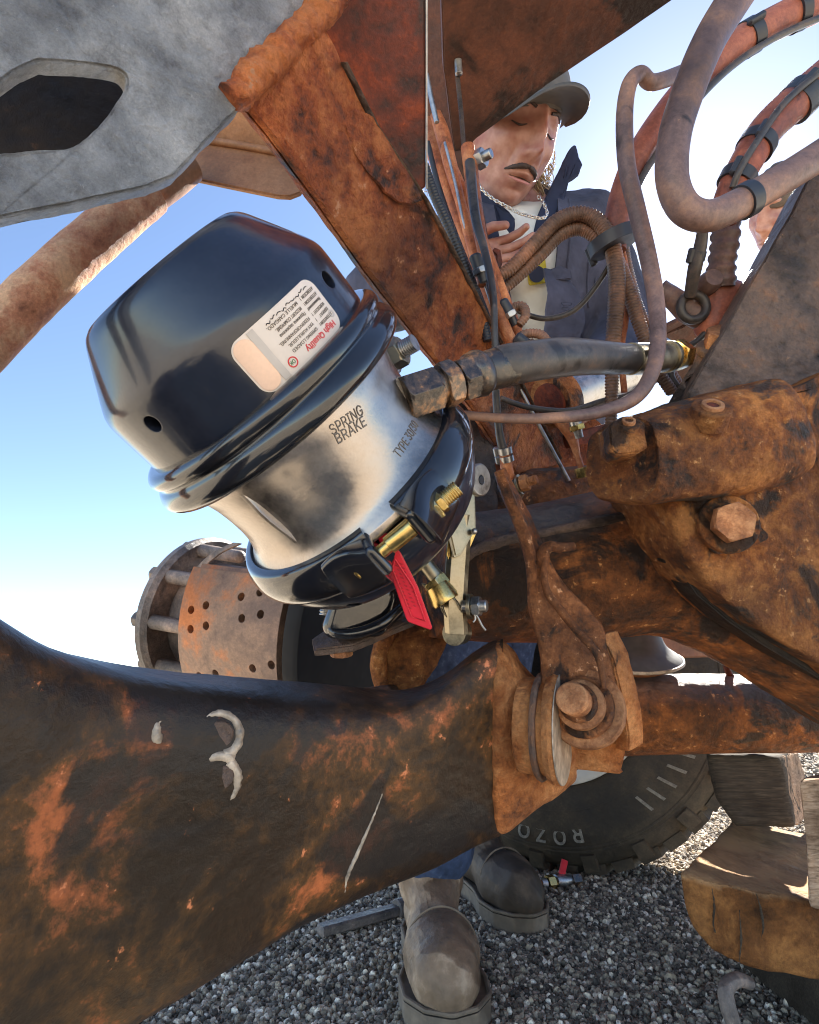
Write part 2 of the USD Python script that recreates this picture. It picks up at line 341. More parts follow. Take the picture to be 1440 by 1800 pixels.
M['red'] = plain('red_tag_plastic', (0.62, 0.018, 0.035), 0.4, var=0.08, scale=60, bump=0.05)
M['red_ink'] = plain('dark_red_moulded_text', (0.40, 0.006, 0.016), 0.5, var=0.1)
M['sticker'] = plain('cream_paper_label', (0.60, 0.50, 0.42), 0.42, var=0.10, scale=60, bump=0.03, bevel=0.0001)
M['sticker_grey'] = plain('grey_label_strip', (0.42, 0.36, 0.31), 0.35, var=0.15, scale=50, bump=0.03, bevel=0.0001)
M['sticker_foil'] = plain('coppery_label_foil', (0.60, 0.42, 0.32), 0.3, 0.4, var=0.15, scale=40, bump=0.03, bevel=0.0001)
M['ink'] = plain('black_label_ink', (0.03, 0.022, 0.02), 0.6, var=0.1, bevel=0.0001)
M['ink_red'] = plain('red_label_ink', (0.55, 0.015, 0.02), 0.5, var=0.1, bevel=0.0001)
M['ink_green'] = plain('green_label_ink', (0.05, 0.16, 0.06), 0.5, var=0.1, bevel=0.0001)
M['hose'] = rust('dusty_black_hose', (0.022, 0.02, 0.019), (0.05, 0.042, 0.038), (0.12, 0.075, 0.05), scale=30, bias=0.52, spread=0.16, rgh=0.45, bump=0.12, dist=0.0008, dust=(0.22, 0.16, 0.12), dust_amt=0.5, sheen=0.5)
M['hose_red'] = rust('red_dust_coated_hose', (0.07, 0.022, 0.015), (0.20, 0.060, 0.036), (0.33, 0.115, 0.065), scale=22, bias=0.47, spread=0.16, rgh=0.55, bump=0.25, dist=0.0015, grease=0.6)
M['hose_mauve'] = rust('pale_dust_coated_hose', (0.055, 0.035, 0.032), (0.135, 0.085, 0.075), (0.26, 0.14, 0.09), scale=18, bias=0.49, spread=0.16, rgh=0.48, bump=0.2, dist=0.0015, grease=0.62)
M['conduit'] = rust('dusty_corrugated_conduit', (0.035, 0.022, 0.018), (0.12, 0.065, 0.042), (0.28, 0.13, 0.075), scale=25, bias=0.49, spread=0.15, rgh=0.5, bump=0.15, dist=0.0008, grease=0.6)
M['orange_wire'] = rust('rust_coated_line', (0.07, 0.022, 0.010), (0.29, 0.085, 0.028), (0.46, 0.19, 0.08), scale=34, bias=0.47, spread=0.13, rgh=0.6, bump=0.5, dist=0.002, grease=0.58)
M['tie'] = plain('black_tie_plastic', (0.02, 0.022, 0.028), 0.4, var=0.2)
M['tyre'] = rust('dusty_tyre_rubber', (0.026, 0.021, 0.015), (0.058, 0.045, 0.030), (0.11, 0.084, 0.054), scale=12, bias=0.5, spread=0.16, rgh=0.75, bump=0.4, dist=0.002, grease=0.95)
M['tyre_letter'] = plain('worn_white_tyre_lettering', (0.26, 0.23, 0.18), 0.85, var=0.5, scale=150)
M['rim'] = plain('chalky_white_rim', (0.62, 0.58, 0.50), 0.5, var=0.15, scale=20)
M['worn'] = plain('polished_worn_edge', (0.40, 0.32, 0.24), 0.5, 0.2, var=0.6, scale=110, bump=0.5)
M['cone'] = plain('grey_rubber_stop', (0.055, 0.055, 0.057), 0.62, var=0.5, scale=40, bump=0.4)
M['white_paint'] = plain('white_vehicle_paint', (0.75, 0.76, 0.78), 0.25, var=0.04, coat=0.5, scale=5, bump=0.0)
M['glass'] = plain('dark_window_glass', (0.02, 0.025, 0.03), 0.05, var=0.1, coat=1.0, bump=0.0)
M['jacket'] = plain('slate_blue_work_cloth', (0.060, 0.062, 0.088), 0.85, var=0.5, scale=16, bump=0.8, dist=0.007, spec=0.15)
M['jacket_dark'] = plain('navy_collar_cloth', (0.022, 0.028, 0.055), 0.8, var=0.3, scale=40, bump=0.5, dist=0.002, spec=0.25)
M['shirt'] = plain('off_white_cotton', (0.62, 0.60, 0.54), 0.85, var=0.12, scale=30, bump=0.4, dist=0.002, spec=0.2)
M['denim'] = plain('blue_denim', (0.045, 0.065, 0.12), 0.85, var=0.5, scale=70, bump=0.5, dist=0.002, spec=0.2, tint=(0.13, 0.16, 0.22))
M['boot'] = plain('dusty_grey_leather', (0.22, 0.145, 0.09), 0.52, var=0.6, scale=20, bump=0.8, dist=0.006, tint=(0.48, 0.35, 0.24), spec=0.3)
M['boot_dark'] = plain('dark_grey_leather', (0.066, 0.045, 0.030), 0.6, var=0.5, scale=22, bump=0.6, dist=0.004, tint=(0.16, 0.11, 0.07), spec=0.3)
M['sole'] = plain('dusty_boot_sole', (0.17, 0.125, 0.085), 0.85, var=0.4, scale=50, bump=0.5, dist=0.002)
M['cap'] = plain('grey_cap_cloth', (0.085, 0.075, 0.066), 0.85, var=0.3, scale=50, bump=0.5)
M['hair'] = plain('straw_blond_hair', (0.46, 0.34, 0.19), 0.45, var=0.3, scale=200)
M['moustache'] = plain('brown_moustache_hair', (0.040, 0.022, 0.016), 0.7, var=0.4, scale=300, bump=0.6)
M['silver'] = plain('silver_chain_metal', (0.75, 0.72, 0.66), 0.22, 1.0, var=0.1)
M['yellow'] = plain('yellow_badge_cloth', (0.42, 0.34, 0.03), 0.8, var=0.2)
M['khaki'] = plain('dusty_khaki_cloth', (0.26, 0.22, 0.20), 0.85, var=0.25, scale=30, bump=0.5, dist=0.002, spec=0.2)
M['leaf'] = plain('dull_green_leaf', (0.07, 0.09, 0.035), 0.6, var=0.4, scale=5)
M['bark'] = plain('grey_brown_bark', (0.10, 0.08, 0.06), 0.9, var=0.3)
M['brown_hair'] = plain('brown_hair', (0.07, 0.045, 0.03), 0.5, var=0.3, scale=200)
M['skin'] = mat('weathered_skin', {'g': ('geometry', {}), 'n': ('noise_texture', {'scale': 55.0, 'detail': 5.0}), 'n2': ('noise_texture', {'scale': 420.0, 'detail': 3.0}),
    'r': ('rgb_ramp', {'ramp': [(0.3, (0.25, 0.09, 0.065)), (0.5, (0.31, 0.145, 0.10)), (0.72, (0.40, 0.205, 0.15))]}),
    'b': ('bump', {'strength': 0.25, 'distance': 0.001}),
    'p': ('principled_bsdf', {'roughness': 0.48, 'subsurface_weight': 0.12, 'subsurface_scale': 0.004, 'subsurface_radius': (1.0, 0.35, 0.2)})},
    [('g.position', 'n.vector'), ('g.position', 'n2.vector'), ('n.fac', 'r.fac'), ('r.color', 'p.base_color'), ('n2.fac', 'b.height'), ('b.normal', 'p.normal')])
def wood(name, a, b, c, rot, scale=16.0, stretch=9.0, ring=False, top=0.0):
    return mat(name, {'g': ('geometry', {}), 'm': ('mapping', {'rotation': rot, 'scale': (1.0, stretch, stretch) if not ring else (1, 1, 1)}),
        'n': ('noise_texture', {'scale': float(scale), 'detail': 8.0, 'roughness': 0.65, 'distortion': 0.6}), 'n2': ('noise_texture', {'scale': scale * 0.6, 'detail': 4.0}),
        'r': ('rgb_ramp', {'ramp': [(0.28, a), (0.5, b), (0.74, c)]}), 't': ('rgb_ramp', {'ramp': [(0.32, (0.35, 0.31, 0.28)), (0.55, (1.0, 1.0, 1.0)), (0.7, (1.25, 1.2, 1.15))]}),
        'mul': ('mix_color', {'blend_type': 'multiply', 'fac': 0.9}),
        'b': ('bump', {'strength': 0.6, 'distance': 0.003}), 'sx': ('separate_xyz', {}), 'dz': ('map_range', {'from_min': 0.45, 'from_max': 0.85, 'to_min': 0.0, 'to_max': top, 'clamp': True}), 'md': ('mix_color', {'b': (0.34, 0.235, 0.145)}), 'mt': ('mix_color', {'blend_type': 'multiply', 'fac': 0.8}), 'p': ('principled_bsdf', {'roughness': 0.85, 'specular_ior_level': 0.2})},
        [('g.normal', 'sx.vector'), ('sx.z', 'dz.value'), ('dz.result', 'md.fac'), ('r.color', 'md.a'), ('mul.result', 'p.base_color'), ('g.position', 'm.vector'), ('m.vector', 'n.vector'), ('g.position', 'n2.vector'), ('n.fac', 'r.fac'), ('n2.fac', 't.fac'), ('md.result', 'mul.a'), ('t.color', 'mul.b'), ('n.fac', 'b.height'), ('b.normal', 'p.normal')])
M['wood_top'] = wood('weathered_sleeper_top', (0.10, 0.075, 0.05), (0.22, 0.17, 0.12), (0.32, 0.26, 0.2), (0, 0, 0.5), 14, 5)
M['wood_face'] = rust('oiled_sleeper_face', (0.040, 0.016, 0.005), (0.16, 0.062, 0.016), (0.36, 0.16, 0.048), scale=19, bias=0.47, spread=0.15, rgh=0.8, bump=0.9, dist=0.006, flake=60, dust=(0.55, 0.34, 0.17), dust_amt=0.95, sheen=0.25, grease=0.64)
M['wood_dark'] = wood('dark_sawn_block', (0.022, 0.017, 0.013), (0.05, 0.038, 0.027), (0.10, 0.075, 0.05), (0, 0.35, 0.4), 30, 14)
M['wood_end'] = wood('splintered_end_grain', (0.10, 0.06, 0.035), (0.30, 0.20, 0.13), (0.46, 0.34, 0.24), (0, 1.2, 0.2), 60, 6)
M['stone'] = mat('gravel_stone', {'o': ('object_info', {}), 'g': ('geometry', {}), 'n': ('noise_texture', {'scale': 300.0, 'detail': 4.0}),
    'r': ('rgb_ramp', {'ramp': [(0.0, (0.06, 0.047, 0.034)), (0.30, (0.15, 0.118, 0.084)), (0.58, (0.30, 0.24, 0.168)), (0.80, (0.50, 0.40, 0.28)), (0.91, (0.78, 0.66, 0.50)), (1.0, (0.85, 0.75, 0.60))]}),
    't': ('rgb_ramp', {'ramp': [(0.3, (0.65, 0.65, 0.65)), (0.7, (1.3, 1.28, 1.25))]}), 'mul': ('mix_color', {'blend_type': 'multiply', 'fac': 1.0, 'use_clamp': False}),
    'p': ('principled_bsdf', {'roughness': 0.75})},
    [('o.random', 'r.fac'), ('g.position', 'n.vector'), ('n.fac', 't.fac'), ('r.color', 'mul.a'), ('t.color', 'mul.b'), ('mul.result', 'p.base_color')])
M['ground'] = mat('gravel_ground', {'g': ('geometry', {}), 'v': ('voronoi_texture', {'scale': 95.0, 'randomness': 1.0}), 'n': ('noise_texture', {'scale': 3.0, 'detail': 6.0}),
    'w': ('separate_color', {}), 'r': ('rgb_ramp', {'ramp': [(0.0, (0.24, 0.20, 0.155)), (0.5, (0.44, 0.37, 0.285)), (0.85, (0.52, 0.45, 0.35)), (1.0, (0.62, 0.54, 0.44))]}),
    't': ('rgb_ramp', {'ramp': [(0.3, (0.8, 0.8, 0.8)), (0.7, (1.2, 1.15, 1.05))]}), 'mul': ('mix_color', {'blend_type': 'multiply', 'fac': 1.0, 'use_clamp': False}),
    'b': ('bump', {'strength': 0.9, 'distance': 0.01, 'invert': True}), 'p': ('principled_bsdf', {'roughness': 0.9})},
    [('g.position', 'v.vector'), ('g.position', 'n.vector'), ('v.color', 'w.color'), ('w.r', 'r.fac'), ('n.fac', 't.fac'), ('r.color', 'mul.a'), ('t.color', 'mul.b'), ('mul.result', 'p.base_color'), ('v.distance', 'b.height'), ('b.normal', 'p.normal')])

# ------------------------------------------------------------------ the ground
v = np.array([[-400, -400, 0], [400, -400, 0], [400, 400, 0], [-400, 400, 0]], float)
g = usdkit.mesh(stage, '/World/ground', trimesh.Trimesh(v, [[0, 1, 2], [0, 2, 3]], process=False), M['ground'])
g.GetPrim().SetCustomDataByKey('kind', 'structure')
def gravel():
    pi = UsdGeom.PointInstancer.Define(stage, '/World/gravel'); protos = []
    UsdGeom.Scope.Define(stage, '/World/gravel/stones')
    for k in range(6):
        t = trimesh.creation.icosphere(1, 1.0); q = np.array(t.vertices)
        q *= 1 + 0.7 * (meshkit.noise(q * 1.3 + 11 * k, k) - 0.5)[:, None]; q *= [1, 0.85, 0.62]
        usdkit.mesh(stage, f'/World/gravel/stones/stone_{k:03d}' if k else '/World/gravel/stones/stone', trimesh.Trimesh(q, t.faces), M['stone'])
        protos.append(f'/World/gravel/stones/stone_{k:03d}' if k else '/World/gravel/stones/stone')
    pts, sc = [], []
    for (x0, x1, y0, y1, n, s0, s1) in ((-0.5, 0.75, 0.62, 1.25, 44000, .0018, .0058), (-0.3, 1.3, 1.25, 2.1, 40000, .0022, .0070), (0.2, 3.2, 2.1, 4.2, 18000, .006, .014)):
        p = RNG.uniform([x0, y0], [x1, y1], (n, 2)); s = s0 + (s1 - s0) * RNG.random(n) ** 2.2
        pts.append(np.c_[p, s * RNG.uniform(0.1, 0.9, n)]); sc.append(s)
    pts, sc = np.vstack(pts), np.concatenate(sc)
    big = RNG.integers(0, len(sc), 260); sc[big] *= 1.7
    pi.CreatePositionsAttr(Vt.Vec3fArray.FromNumpy(pts.astype(np.float32)))
    pi.CreateScalesAttr(Vt.Vec3fArray.FromNumpy(np.repeat(sc[:, None], 3, 1).astype(np.float32)))
    q = RNG.normal(size=(len(sc), 4)); q /= np.linalg.norm(q, axis=1, keepdims=True)
    pi.CreateOrientationsAttr(Vt.QuathArray([Gf.Quath(float(a), float(b), float(c), float(d)) for a, b, c, d in q]))
    pi.CreateProtoIndicesAttr(Vt.IntArray.FromNumpy(RNG.integers(0, 6, len(sc)).astype(np.int32)))
    pi.CreatePrototypesRel().SetTargets([Sdf.Path(p) for p in protos])
    pi.GetPrim().SetCustomDataByKey('kind', 'stuff'); pi.GetPrim().SetCustomDataByKey('label', 'loose dark grey gravel with pale chips under the trailer'); pi.GetPrim().SetCustomDataByKey('category', 'gravel')
gravel()

# ------------------------------------------------------------------ frame rails, struts and plates overhead
A = [(0, 383, .30), (410, 180, .37), (200, -60, .33)]
hole = [(-60, 215), (-20, 165), (25, 126), (70, 106), (150, 112), (207, 122), (222, 138), (214, 165), (172, 222), (128, 256), (60, 262), (-60, 268)]
hole = [tuple(p[:2]) for p in catmull(np.array([(x, y, 0.0) for x, y in hole[3:] + hole[:4]]), 4)][:-1]
rail = Thing('frame_rail', 'grey scaly steel trailer rail with a rounded slot', 'frame rail')
web = slab(A, [(-1500, 780), (0, 383), (135, 356), (262, 328), (308, 309), (360, 252), (425, 186), (412, 166), (470, 108), (545, 42), (600, -30), (640, -200), (600, -700), (-1500, -700)], .014, [hole], rnd=.0, L=.0036, amp=.0011, freq=115, seed=3)
web = bumpy(web, .0007, 38, 9)
rail.add('web_plate', web, M['rail'])
A2 = [(0, 383, .37), (410, 180, .45), (200, -60, .41)]
rail.add('inner_plate', slab(A2, [(-1500, 700), (0, 330), (150, 300), (260, 270), (370, 180), (500, 40), (560, -200), (120, -200), (66, 60), (52, 128), (20, 140), (-1500, 240)], .008), M['joint'])
o, n = plane_of(A)
seam = [on_plane((o - n * .002, n), *q) for q in [(404, 172), (425, 158), (452, 128), (480, 104), (510, 72), (540, 45), (572, 8), (600, -40)]]
rail.add('weld_seam', bumpy(tube(seam, [.008, .011, .010, .012], 14, 14), .0040, 150, 2), M['strut'])
rail.close()

S = [(410, 165, .375), (575, 40, .40), (800, 690, .62)]
st = Thing('diagonal_strut', 'heavily flaked orange rusty strut running down beside the black brake chamber', 'strut')
face = slab(S, [(408, 166), (566, 30), (640, 190), (748, 352), (868, 580), (990, 815), (905, 835), (830, 720), (745, 612), (640, 476), (540, 335), (470, 240)], .010, L=.005, amp=.0014, freq=90, seed=5)
st.add('face_plate', face, M['strut'])
o, n = plane_of(S)
E = [on_plane((o, n), *q) for q in [(410, 168), (470, 241), (540, 336), (640, 477), (745, 613), (830, 721), (904, 834)]]
st.add('side_flange', bumpy(refine(skin([np.array([p + RGT * .001, p + RGT * .007 + n * .001, p + RGT * .010 + unit(p - CAM) * .045, p + RGT * .003 + unit(p - CAM) * .045]) for p in E]), .006), .001, 90, 4), M['strut'])
F = [on_plane((o, n), *q) for q in [(604, 110), (660, 222), (748, 352), (808, 464), (868, 580), (985, 806)]]
st.add('edge_flange', refine(skin([np.array([p - n * .004 - RGT * .003, p - n * .004 + RGT * .0005, p + n * .05 + RGT * .0045, p + n * .05 - RGT * .001]) for p in F]), .008), M['dull'])
fl = [on_plane((o - n * .0012, n), *q) for q in [(640, 300), (662, 318), (668, 332), (690, 352), (712, 362), (742, 358), (736, 330), (700, 270), (660, 200), (622, 190), (600, 200), (618, 262)]]
g2 = slab([(640, 300, float((fl[0] - CAM) @ FWD)), (742, 358, float((fl[6] - CAM) @ FWD)), (622, 190, float((fl[9] - CAM) @ FWD))], [(600, 205), (622, 190), (660, 205), (700, 275), (736, 330), (744, 352), (722, 360), (700, 356), (676, 338), (668, 325), (645, 304), (622, 270)], .003, L=.004, amp=.0008, freq=150, seed=9)
st.add('rust_scale', g2, M['strut'])
st.close()

gp = Thing('gusset_plate', 'dark red rusty gusset plate with a straight sawn edge', 'plate')
gp.add('plate', slab([(560, 0, .47), (748, 0, .47), (748, 330, .54)], [(500, -140), (748, -140), (748, 328), (734, 342), (700, 345), (560, 120)], .009, L=.012, amp=.0006, freq=40, seed=2), M['plate'])
o, n = plane_of([(560, 0, .47), (748, 0, .47), (748, 330, .54)])
e0, e1 = on_plane((o, n), 750, -140), on_plane((o, n), 750, 332)
gp.add('cut_edge', bar(e0 + n * .004, e1 + n * .004, .0016, .010, n, .0003), M['steel'])
gp.close()

fb = Thing('frame_crossmember', 'wide dusty brown frame member crossing above the crouched mechanic', 'frame member')
A = [(815, 262, .77), (1185, -5, .63), (800, 60, .63)]
fb.add('bottom_plate', slab(A, [(800, 268), (818, 264), (838, 244), (962, 150), (1100, 58), (1187, -2), (1300, -90), (1300, -200), (770, -200), (780, 120)], .012, L=.02, amp=.0012, freq=22, seed=6), M['frame'])
fb.add('side_web', slab([(752, 0, .72), (752, 240, .79), (812, 260, .79)], [(738, -150), (806, -150), (822, 40), (832, 268), (862, 440), (820, 420), (770, 330), (740, 240)], .010), M['frame'])
fb.close()

br = Thing('bent_bracket', 'tan dusty folded bracket behind the grey rail', 'bracket')
br.add('upper_panel', slab([(372, 246, .62), (430, 190, .60), (492, 268, .62)], [(366, 247), (440, 150), (560, 282), (494, 270)], .006), M['tan'])
br.add('lower_panel', slab([(374, 252, .618), (490, 272, .618), (420, 330, .60)], [(360, 246), (494, 269), (560, 286), (536, 326), (528, 338), (510, 345), (488, 344), (400, 326), (306, 306)], .006), M['tan'])
br.add('fold', tube(ats([(358, 246, .6165), (430, 257, .6165), (494, 269, .6165), (556, 281, .6165)]), .004, 10), M['tan'])
br.close()

pp = Thing('torque_rod', 'dusty orange tubular rod with a collar at its upper end', 'rod')
pp.add('tube', rough(tube(ats([(-520, 1090, .39), (-120, 700, .46), (60, 518, .50), (190, 400, .54), (262, 338, .56)]), .0213, 26), .008, .0008, 70, 3), M['pipe'])
pp.add('collar', tube(ats([(255, 345, .56), (300, 312, .574), (330, 288, .583)]), [.0185, .0188, .0185], 26), M['tan'])
pp.close()

# ------------------------------------------------------------------ brake chamber
U = vec(.564, -.661, .445); C1 = at(476, 697, .41)
XR, YR, _ = frame(U)
def axis_angle(px, py, d):                      # angle round the chamber of a measured surface point
    q = at(px, py, d) - C1; return math.atan2(q @ YR, q @ XR)
def on_can(px, py, R):                          # where the sight line meets the chamber's cylinder: (t, angle)
    r = unit(FWD + RGT * (px - 720) / FOC + UPV * (900 - py) / FOC); w = CAM - C1
    rp, wp = r - U * (r @ U), w - U * (w @ U)
    a, b, c = rp @ rp, 2 * rp @ wp, wp @ wp - R * R; s = (-b - math.sqrt(max(0, b * b - 4 * a * c))) / (2 * a)
    q = CAM + r * s - C1; return q @ U, math.atan2(q @ YR, q @ XR)
def adiff(a, b): return (a - b + math.pi) % (2 * math.pi) - math.pi
def can_pt(t, a, R): return C1 + U * t + R * (math.cos(a) * XR + math.sin(a) * YR)
bc = Thing('brake_chamber', 'new glossy black spring brake chamber with silver aluminium middle', 'brake chamber')
RC = .0925
ti = np.linspace(0, 1, 60)
pr = catmull(np.array([(-.1035, 0, 0), (-.1035, .030, 0), (-.1032, .054, 0), (-.1015, .0605, 0), (-.0975, .0655, 0), (-.088, .0722, 0), (-.074, .0815, 0), (-.063, .0885, 0), (-.057, .0912, 0), (-.050, .0922, 0), (-.03, .0925, 0), (-.005, .0925, 0)]), 6)[:, :2]
can = lathe([tuple(p) for p in pr], C1, U, 96)
holes = []
for (px, py, r) in ((578, 491, .0058), (268, 746, .0055)):
    t, a = on_can(px, py, RC); q = can_pt(t, a, RC); nrm = unit(q - C1 - U * t)
    holes.append(cyl(q - nrm * .012, q + nrm * .01, r, 20))
can = minus(trimesh.Trimesh(can.vertices, can.faces, process=True), *holes)
ci = bc.add('spring_can', can, M['black'], smooth=50)
b1 = catmull(np.array([(-.0165, .0905, 0), (-.0160, .098, 0), (-.012, .1025, 0), (-.0075, .1025, 0), (-.0045, .1005, 0), (-.001, .1038, 0), (.004, .1065, 0), (.0085, .106, 0), (.0125, .102, 0), (.0145, .095, 0), (.015, .0905, 0), (.015, .08, 0)]), 4)[:, :2]
bc.add('crimped_flange', lathe([tuple(p) for p in b1], C1, U, 96), M['band'], smooth=50)
al = catmull(np.array([(.014, .0875, 0), (.022, .087, 0), (.035, .0845, 0), (.055, .0835, 0), (.068, .085, 0), (.078, .089, 0), (.086, .0965, 0), (.0885, .0985, 0), (.094, .0985, 0), (.096, .09, 0)]), 5)[:, :2]
hs = bc.add('aluminium_housing', lathe([tuple(p) for p in al], C1, U, 96), M['alu'], smooth=50)
def alr(t): return float(np.interp(t, al[:, 0], al[:, 1]))
# ribs on the housing
for (pa, pb) in (((425, 868), (516, 962)),):
    t0, a0 = on_can(*pa, .086); t1, a1 = on_can(*pb, .09); a1 = a0 + adiff(a1, a0)
    t0, t1 = max(t0, .022), min(max(t1, .07), .086)
    base = [can_pt(t, a0 + (a1 - a0) * k, alr(t) - .001) for k, t in zip(np.linspace(0, 1, 7), np.linspace(t0, t1, 7))]
    ou = [p + unit(p - C1 - U * ((p - C1) @ U)) * h for p, h in zip(base, [.001, .003, .005, .0055, .005, .0035, .001])]
    side = np.cross(U, unit(base[3] - C1)); side = unit(side) * .0022
    bc.add('casting_rib', skin([np.array([b - side, o_ - side * .6, o_ + side * .6, b + side]) for b, o_ in zip(base, ou)]), M['alu'], hs)
# port boss
PB0, PB1 = at(655, 722, .425), at(707, 702, .400)
PA = unit(PB1 - PB0)
bc.add('port_boss', lathe([(-.02, .0185), (0, .0178), (np.linalg.norm(PB1 - PB0) - .004, .0165), (np.linalg.norm(PB1 - PB0), .0158)], PB0, PA, 40), M['alu'], hs)
bc.add('thread_sealant', bumpy(lathe([(0, .0138), (.001, .0158), (.004, .015), (.005, .012)], PB1, PA, 60), .0012, 500, 3), M['worn'], hs)
# band two with its bolt ears
C2 = C1 + U * .0985
b2p = catmull(np.array([(-.0175, .0955, 0), (-.0165, .1, 0), (-.012, .1035, 0), (-.004, .1062, 0), (.004, .1062, 0), (.011, .1035, 0), (.016, .0985, 0), (.0175, .095, 0)]), 4)[:, :2]
def wrap_band(prof, c, a0, a1, n=90, inner=.0945):
    th = np.linspace(a0, a1, n); rings = []
    P = [tuple(p) for p in prof] + [(prof[-1][0], inner), (prof[0][0], inner)]
    for a in th:
        e = math.cos(a) * XR + math.sin(a) * YR; rings.append(np.array([c + U * t + e * r for t, r in P]))
    return skin(rings)
_, aL = on_can(646, 958, .104); _, aR = on_can(716, 905, .104)
aR = aL + adiff(aR, aL); am = (aL + aR) / 2; half = abs(aL - aR) / 2
sgn = 1 if aL > aR else -1
bb = bc.add('clamp_band', wrap_band(b2p, C2, am + half * .85, am + 2 * math.pi - half * .85), M['band'], smooth=50)
def ear(a, rad, wid, out):
    e = math.cos(a) * XR + math.sin(a) * YR; tn = np.cross(U, e)
    c = C2 + e * rad
    t = hull((c - U * wid * .5 - e * .006, .004), (c + U * wid * .5 - e * .006, .004), (c - U * wid * .42 + e * out, .0045), (c + U * wid * .42 + e * out, .0045))
    return t, c + e * out * .55, tn, e
E1, p1, t1, e1 = ear(aL, .0995, .020, .012)
E2, p2, t2, e2 = ear(aR, .0995, .024, .016)
def ear_lobe(a, rad, s, k):                      # the rounded shoulder where the band turns out into its ear
    rings = []
    for q in np.linspace(0, 1, 10):
        ang = a + s * (0.30 * (1 - q)); e = math.cos(ang) * XR + math.sin(ang) * YR
        h = .010 * k * (q ** 2) + .0055; w = .0165 + .003 * math.sin(q * 3.1)
        th = np.linspace(0, 2 * np.pi, 18, endpoint=False)
        rings.append(np.array([C2 + e * (rad + .002 + h * .5 + (h) * math.sin(x)) + U * w * np.sign(math.cos(x)) * abs(math.cos(x)) ** .6 for x in th]))
    return skin(rings)
bc.add('bolt_ear', E1, M['band'], bb); bc.add('bolt_ear', E2, M['band'], bb)
bc.add('ear_shoulder', ear_lobe(aL, .1015, sgn, 1.0), M['band'], bb, smooth=60); bc.add('ear_shoulder', ear_lobe(aR, .1015, -sgn, 1.5), M['band'], bb, smooth=60)
bd = unit(p2 - p1)
bo = bc.add('clamp_bolt', tube([p1 - bd * .012, p2 + bd * .034], .0047, 16), M['zinc'])
bc.add('bolt_thread', tube([p2 + bd * .016, p2 + bd * .035], .0052, 14, rib=.0016), M['zinc'], bo)
bc.add('spring_washer', lathe([(0, .0085), (.0022, .0085)], p2 + bd * .005, bd, 28), M['zinc'], bo)
bc.add('hex_nut', hexnut(p2 + bd * .0072, bd, .0098, .0105, .3), M['zinc'], bo)
bc.add('hex_nut', hexnut(p2 + bd * .018, bd, .0078, .0045, .1), M['zinc'], bo)
bc.add('bolt_sleeve', lathe([(0, .0062), (.019, .0066)], p1 + bd * .010, bd, 24), M['zinc'], bo)
cl = p1 - bd * .014
bc.add('retaining_clip', tube([cl - U * .010 - e1 * .002, cl - U * .004 + e1 * .006, cl + U * .004 + e1 * .004, cl + U * .010 - e1 * .004], [.001, .0028, .0028, .0008], 10), M['zinc'], bo)
# second, far bolt of the clamp
q0 = at(692, 624, .455); qd = vec(.80, .34, -.45)
sb_ = bc.add('stud_bolt', tube([q0 - qd * .02, q0 + qd * .021], .0066, 16, rib=.0019), M['steel']); bc.add('stud_nut', hexnut(q0 - qd * .002, qd, .0125, .011, .2), M['zinc_grey'], sb_)
bc.add('stud_washer', lathe([(0, .0145), (.002, .0145)], q0 - qd * .0045, qd, 28), M['steel'], sb_)
# lower, service half
sv = catmull(np.array([(.108, .0975, 0), (.116, .098, 0), (.126, .0945, 0), (.140, .085, 0), (.150, .070, 0), (.1545, .052, 0), (.1555, .03, 0), (.1555, 0, 0)]), 5)[:, :2]
t, a = on_can(583, 1028, .09); q = can_pt(.135, a, .088); nrm = unit(q - C1 - U * .135)
serv = lathe([tuple(p) for p in sv], C1, U, 80)
serv = minus(trimesh.Trimesh(serv.vertices, serv.faces, process=True), cyl(q - nrm * .02, q + nrm * .02, .0055, 18))
bc.add('service_housing', serv, M['black'], smooth=50)
# label stuck on the can
tc, ac = on_can(560, 588, RC)
def wrap_flat(m, R, t0, a0, rev):
    """Bends a flat sheet (x along the rim, y towards the closed end) round the can."""
    q = np.array(m.vertices); a = a0 + rev * q[:, 0] / R; t = t0 - q[:, 1]
    e = np.cos(a)[:, None] * XR + np.sin(a)[:, None] * YR
    w = trimesh.Trimesh(C1 + U * t[:, None] + e * (R + q[:, 2])[:, None], m.faces, process=False)
    if w.volume < 0: w.invert()
    return w
ta, aa = on_can(590, 575, RC); tb, ab = on_can(470, 690, RC)
REV = 1 if adiff(ab, aa) > 0 else -1                      # direction of reading: from the upper to the lower corner
tq, aq = on_can(606, 572, RC); tw, aw = on_can(478, 688, RC)
LW = abs(adiff(aw, aq)) * RC + .004; tz, az = on_can(556, 482, RC); LH = (tq - tz) * 1.0 + .002
LT = (tq + tw) / 2                               # rim-side edge of the label
def sheet(x0, x1, y0, y1, r, z, th=.0003, step=.004):
    g = shapely.box(x0, y0, x1, y1).buffer(-r).buffer(r, 12) if r else shapely.box(x0, y0, x1, y1)
    m = trimesh.creation.extrude_polygon(g, th, engine='earcut'); m.apply_translation([0, 0, z]); return refine(m, step)
lab = bc.add('warning_label', wrap_flat(sheet(0, LW, 0, LH, .008, .0002), RC, LT, aq, REV), M['sticker'], ci, smooth=30)
bc.add('foil_panel', wrap_flat(sheet(LW * .80, LW - .0012, .0012, LH - .0012, .006, .0005), RC, LT, aq, REV), M['sticker_foil'], lab, smooth=30)
bc.add('grey_strip', wrap_flat(sheet(LW * .735, LW * .80, .001, LH - .001, 0, .0006), RC, LT, aq, REV), M['sticker_grey'], lab, smooth=30)
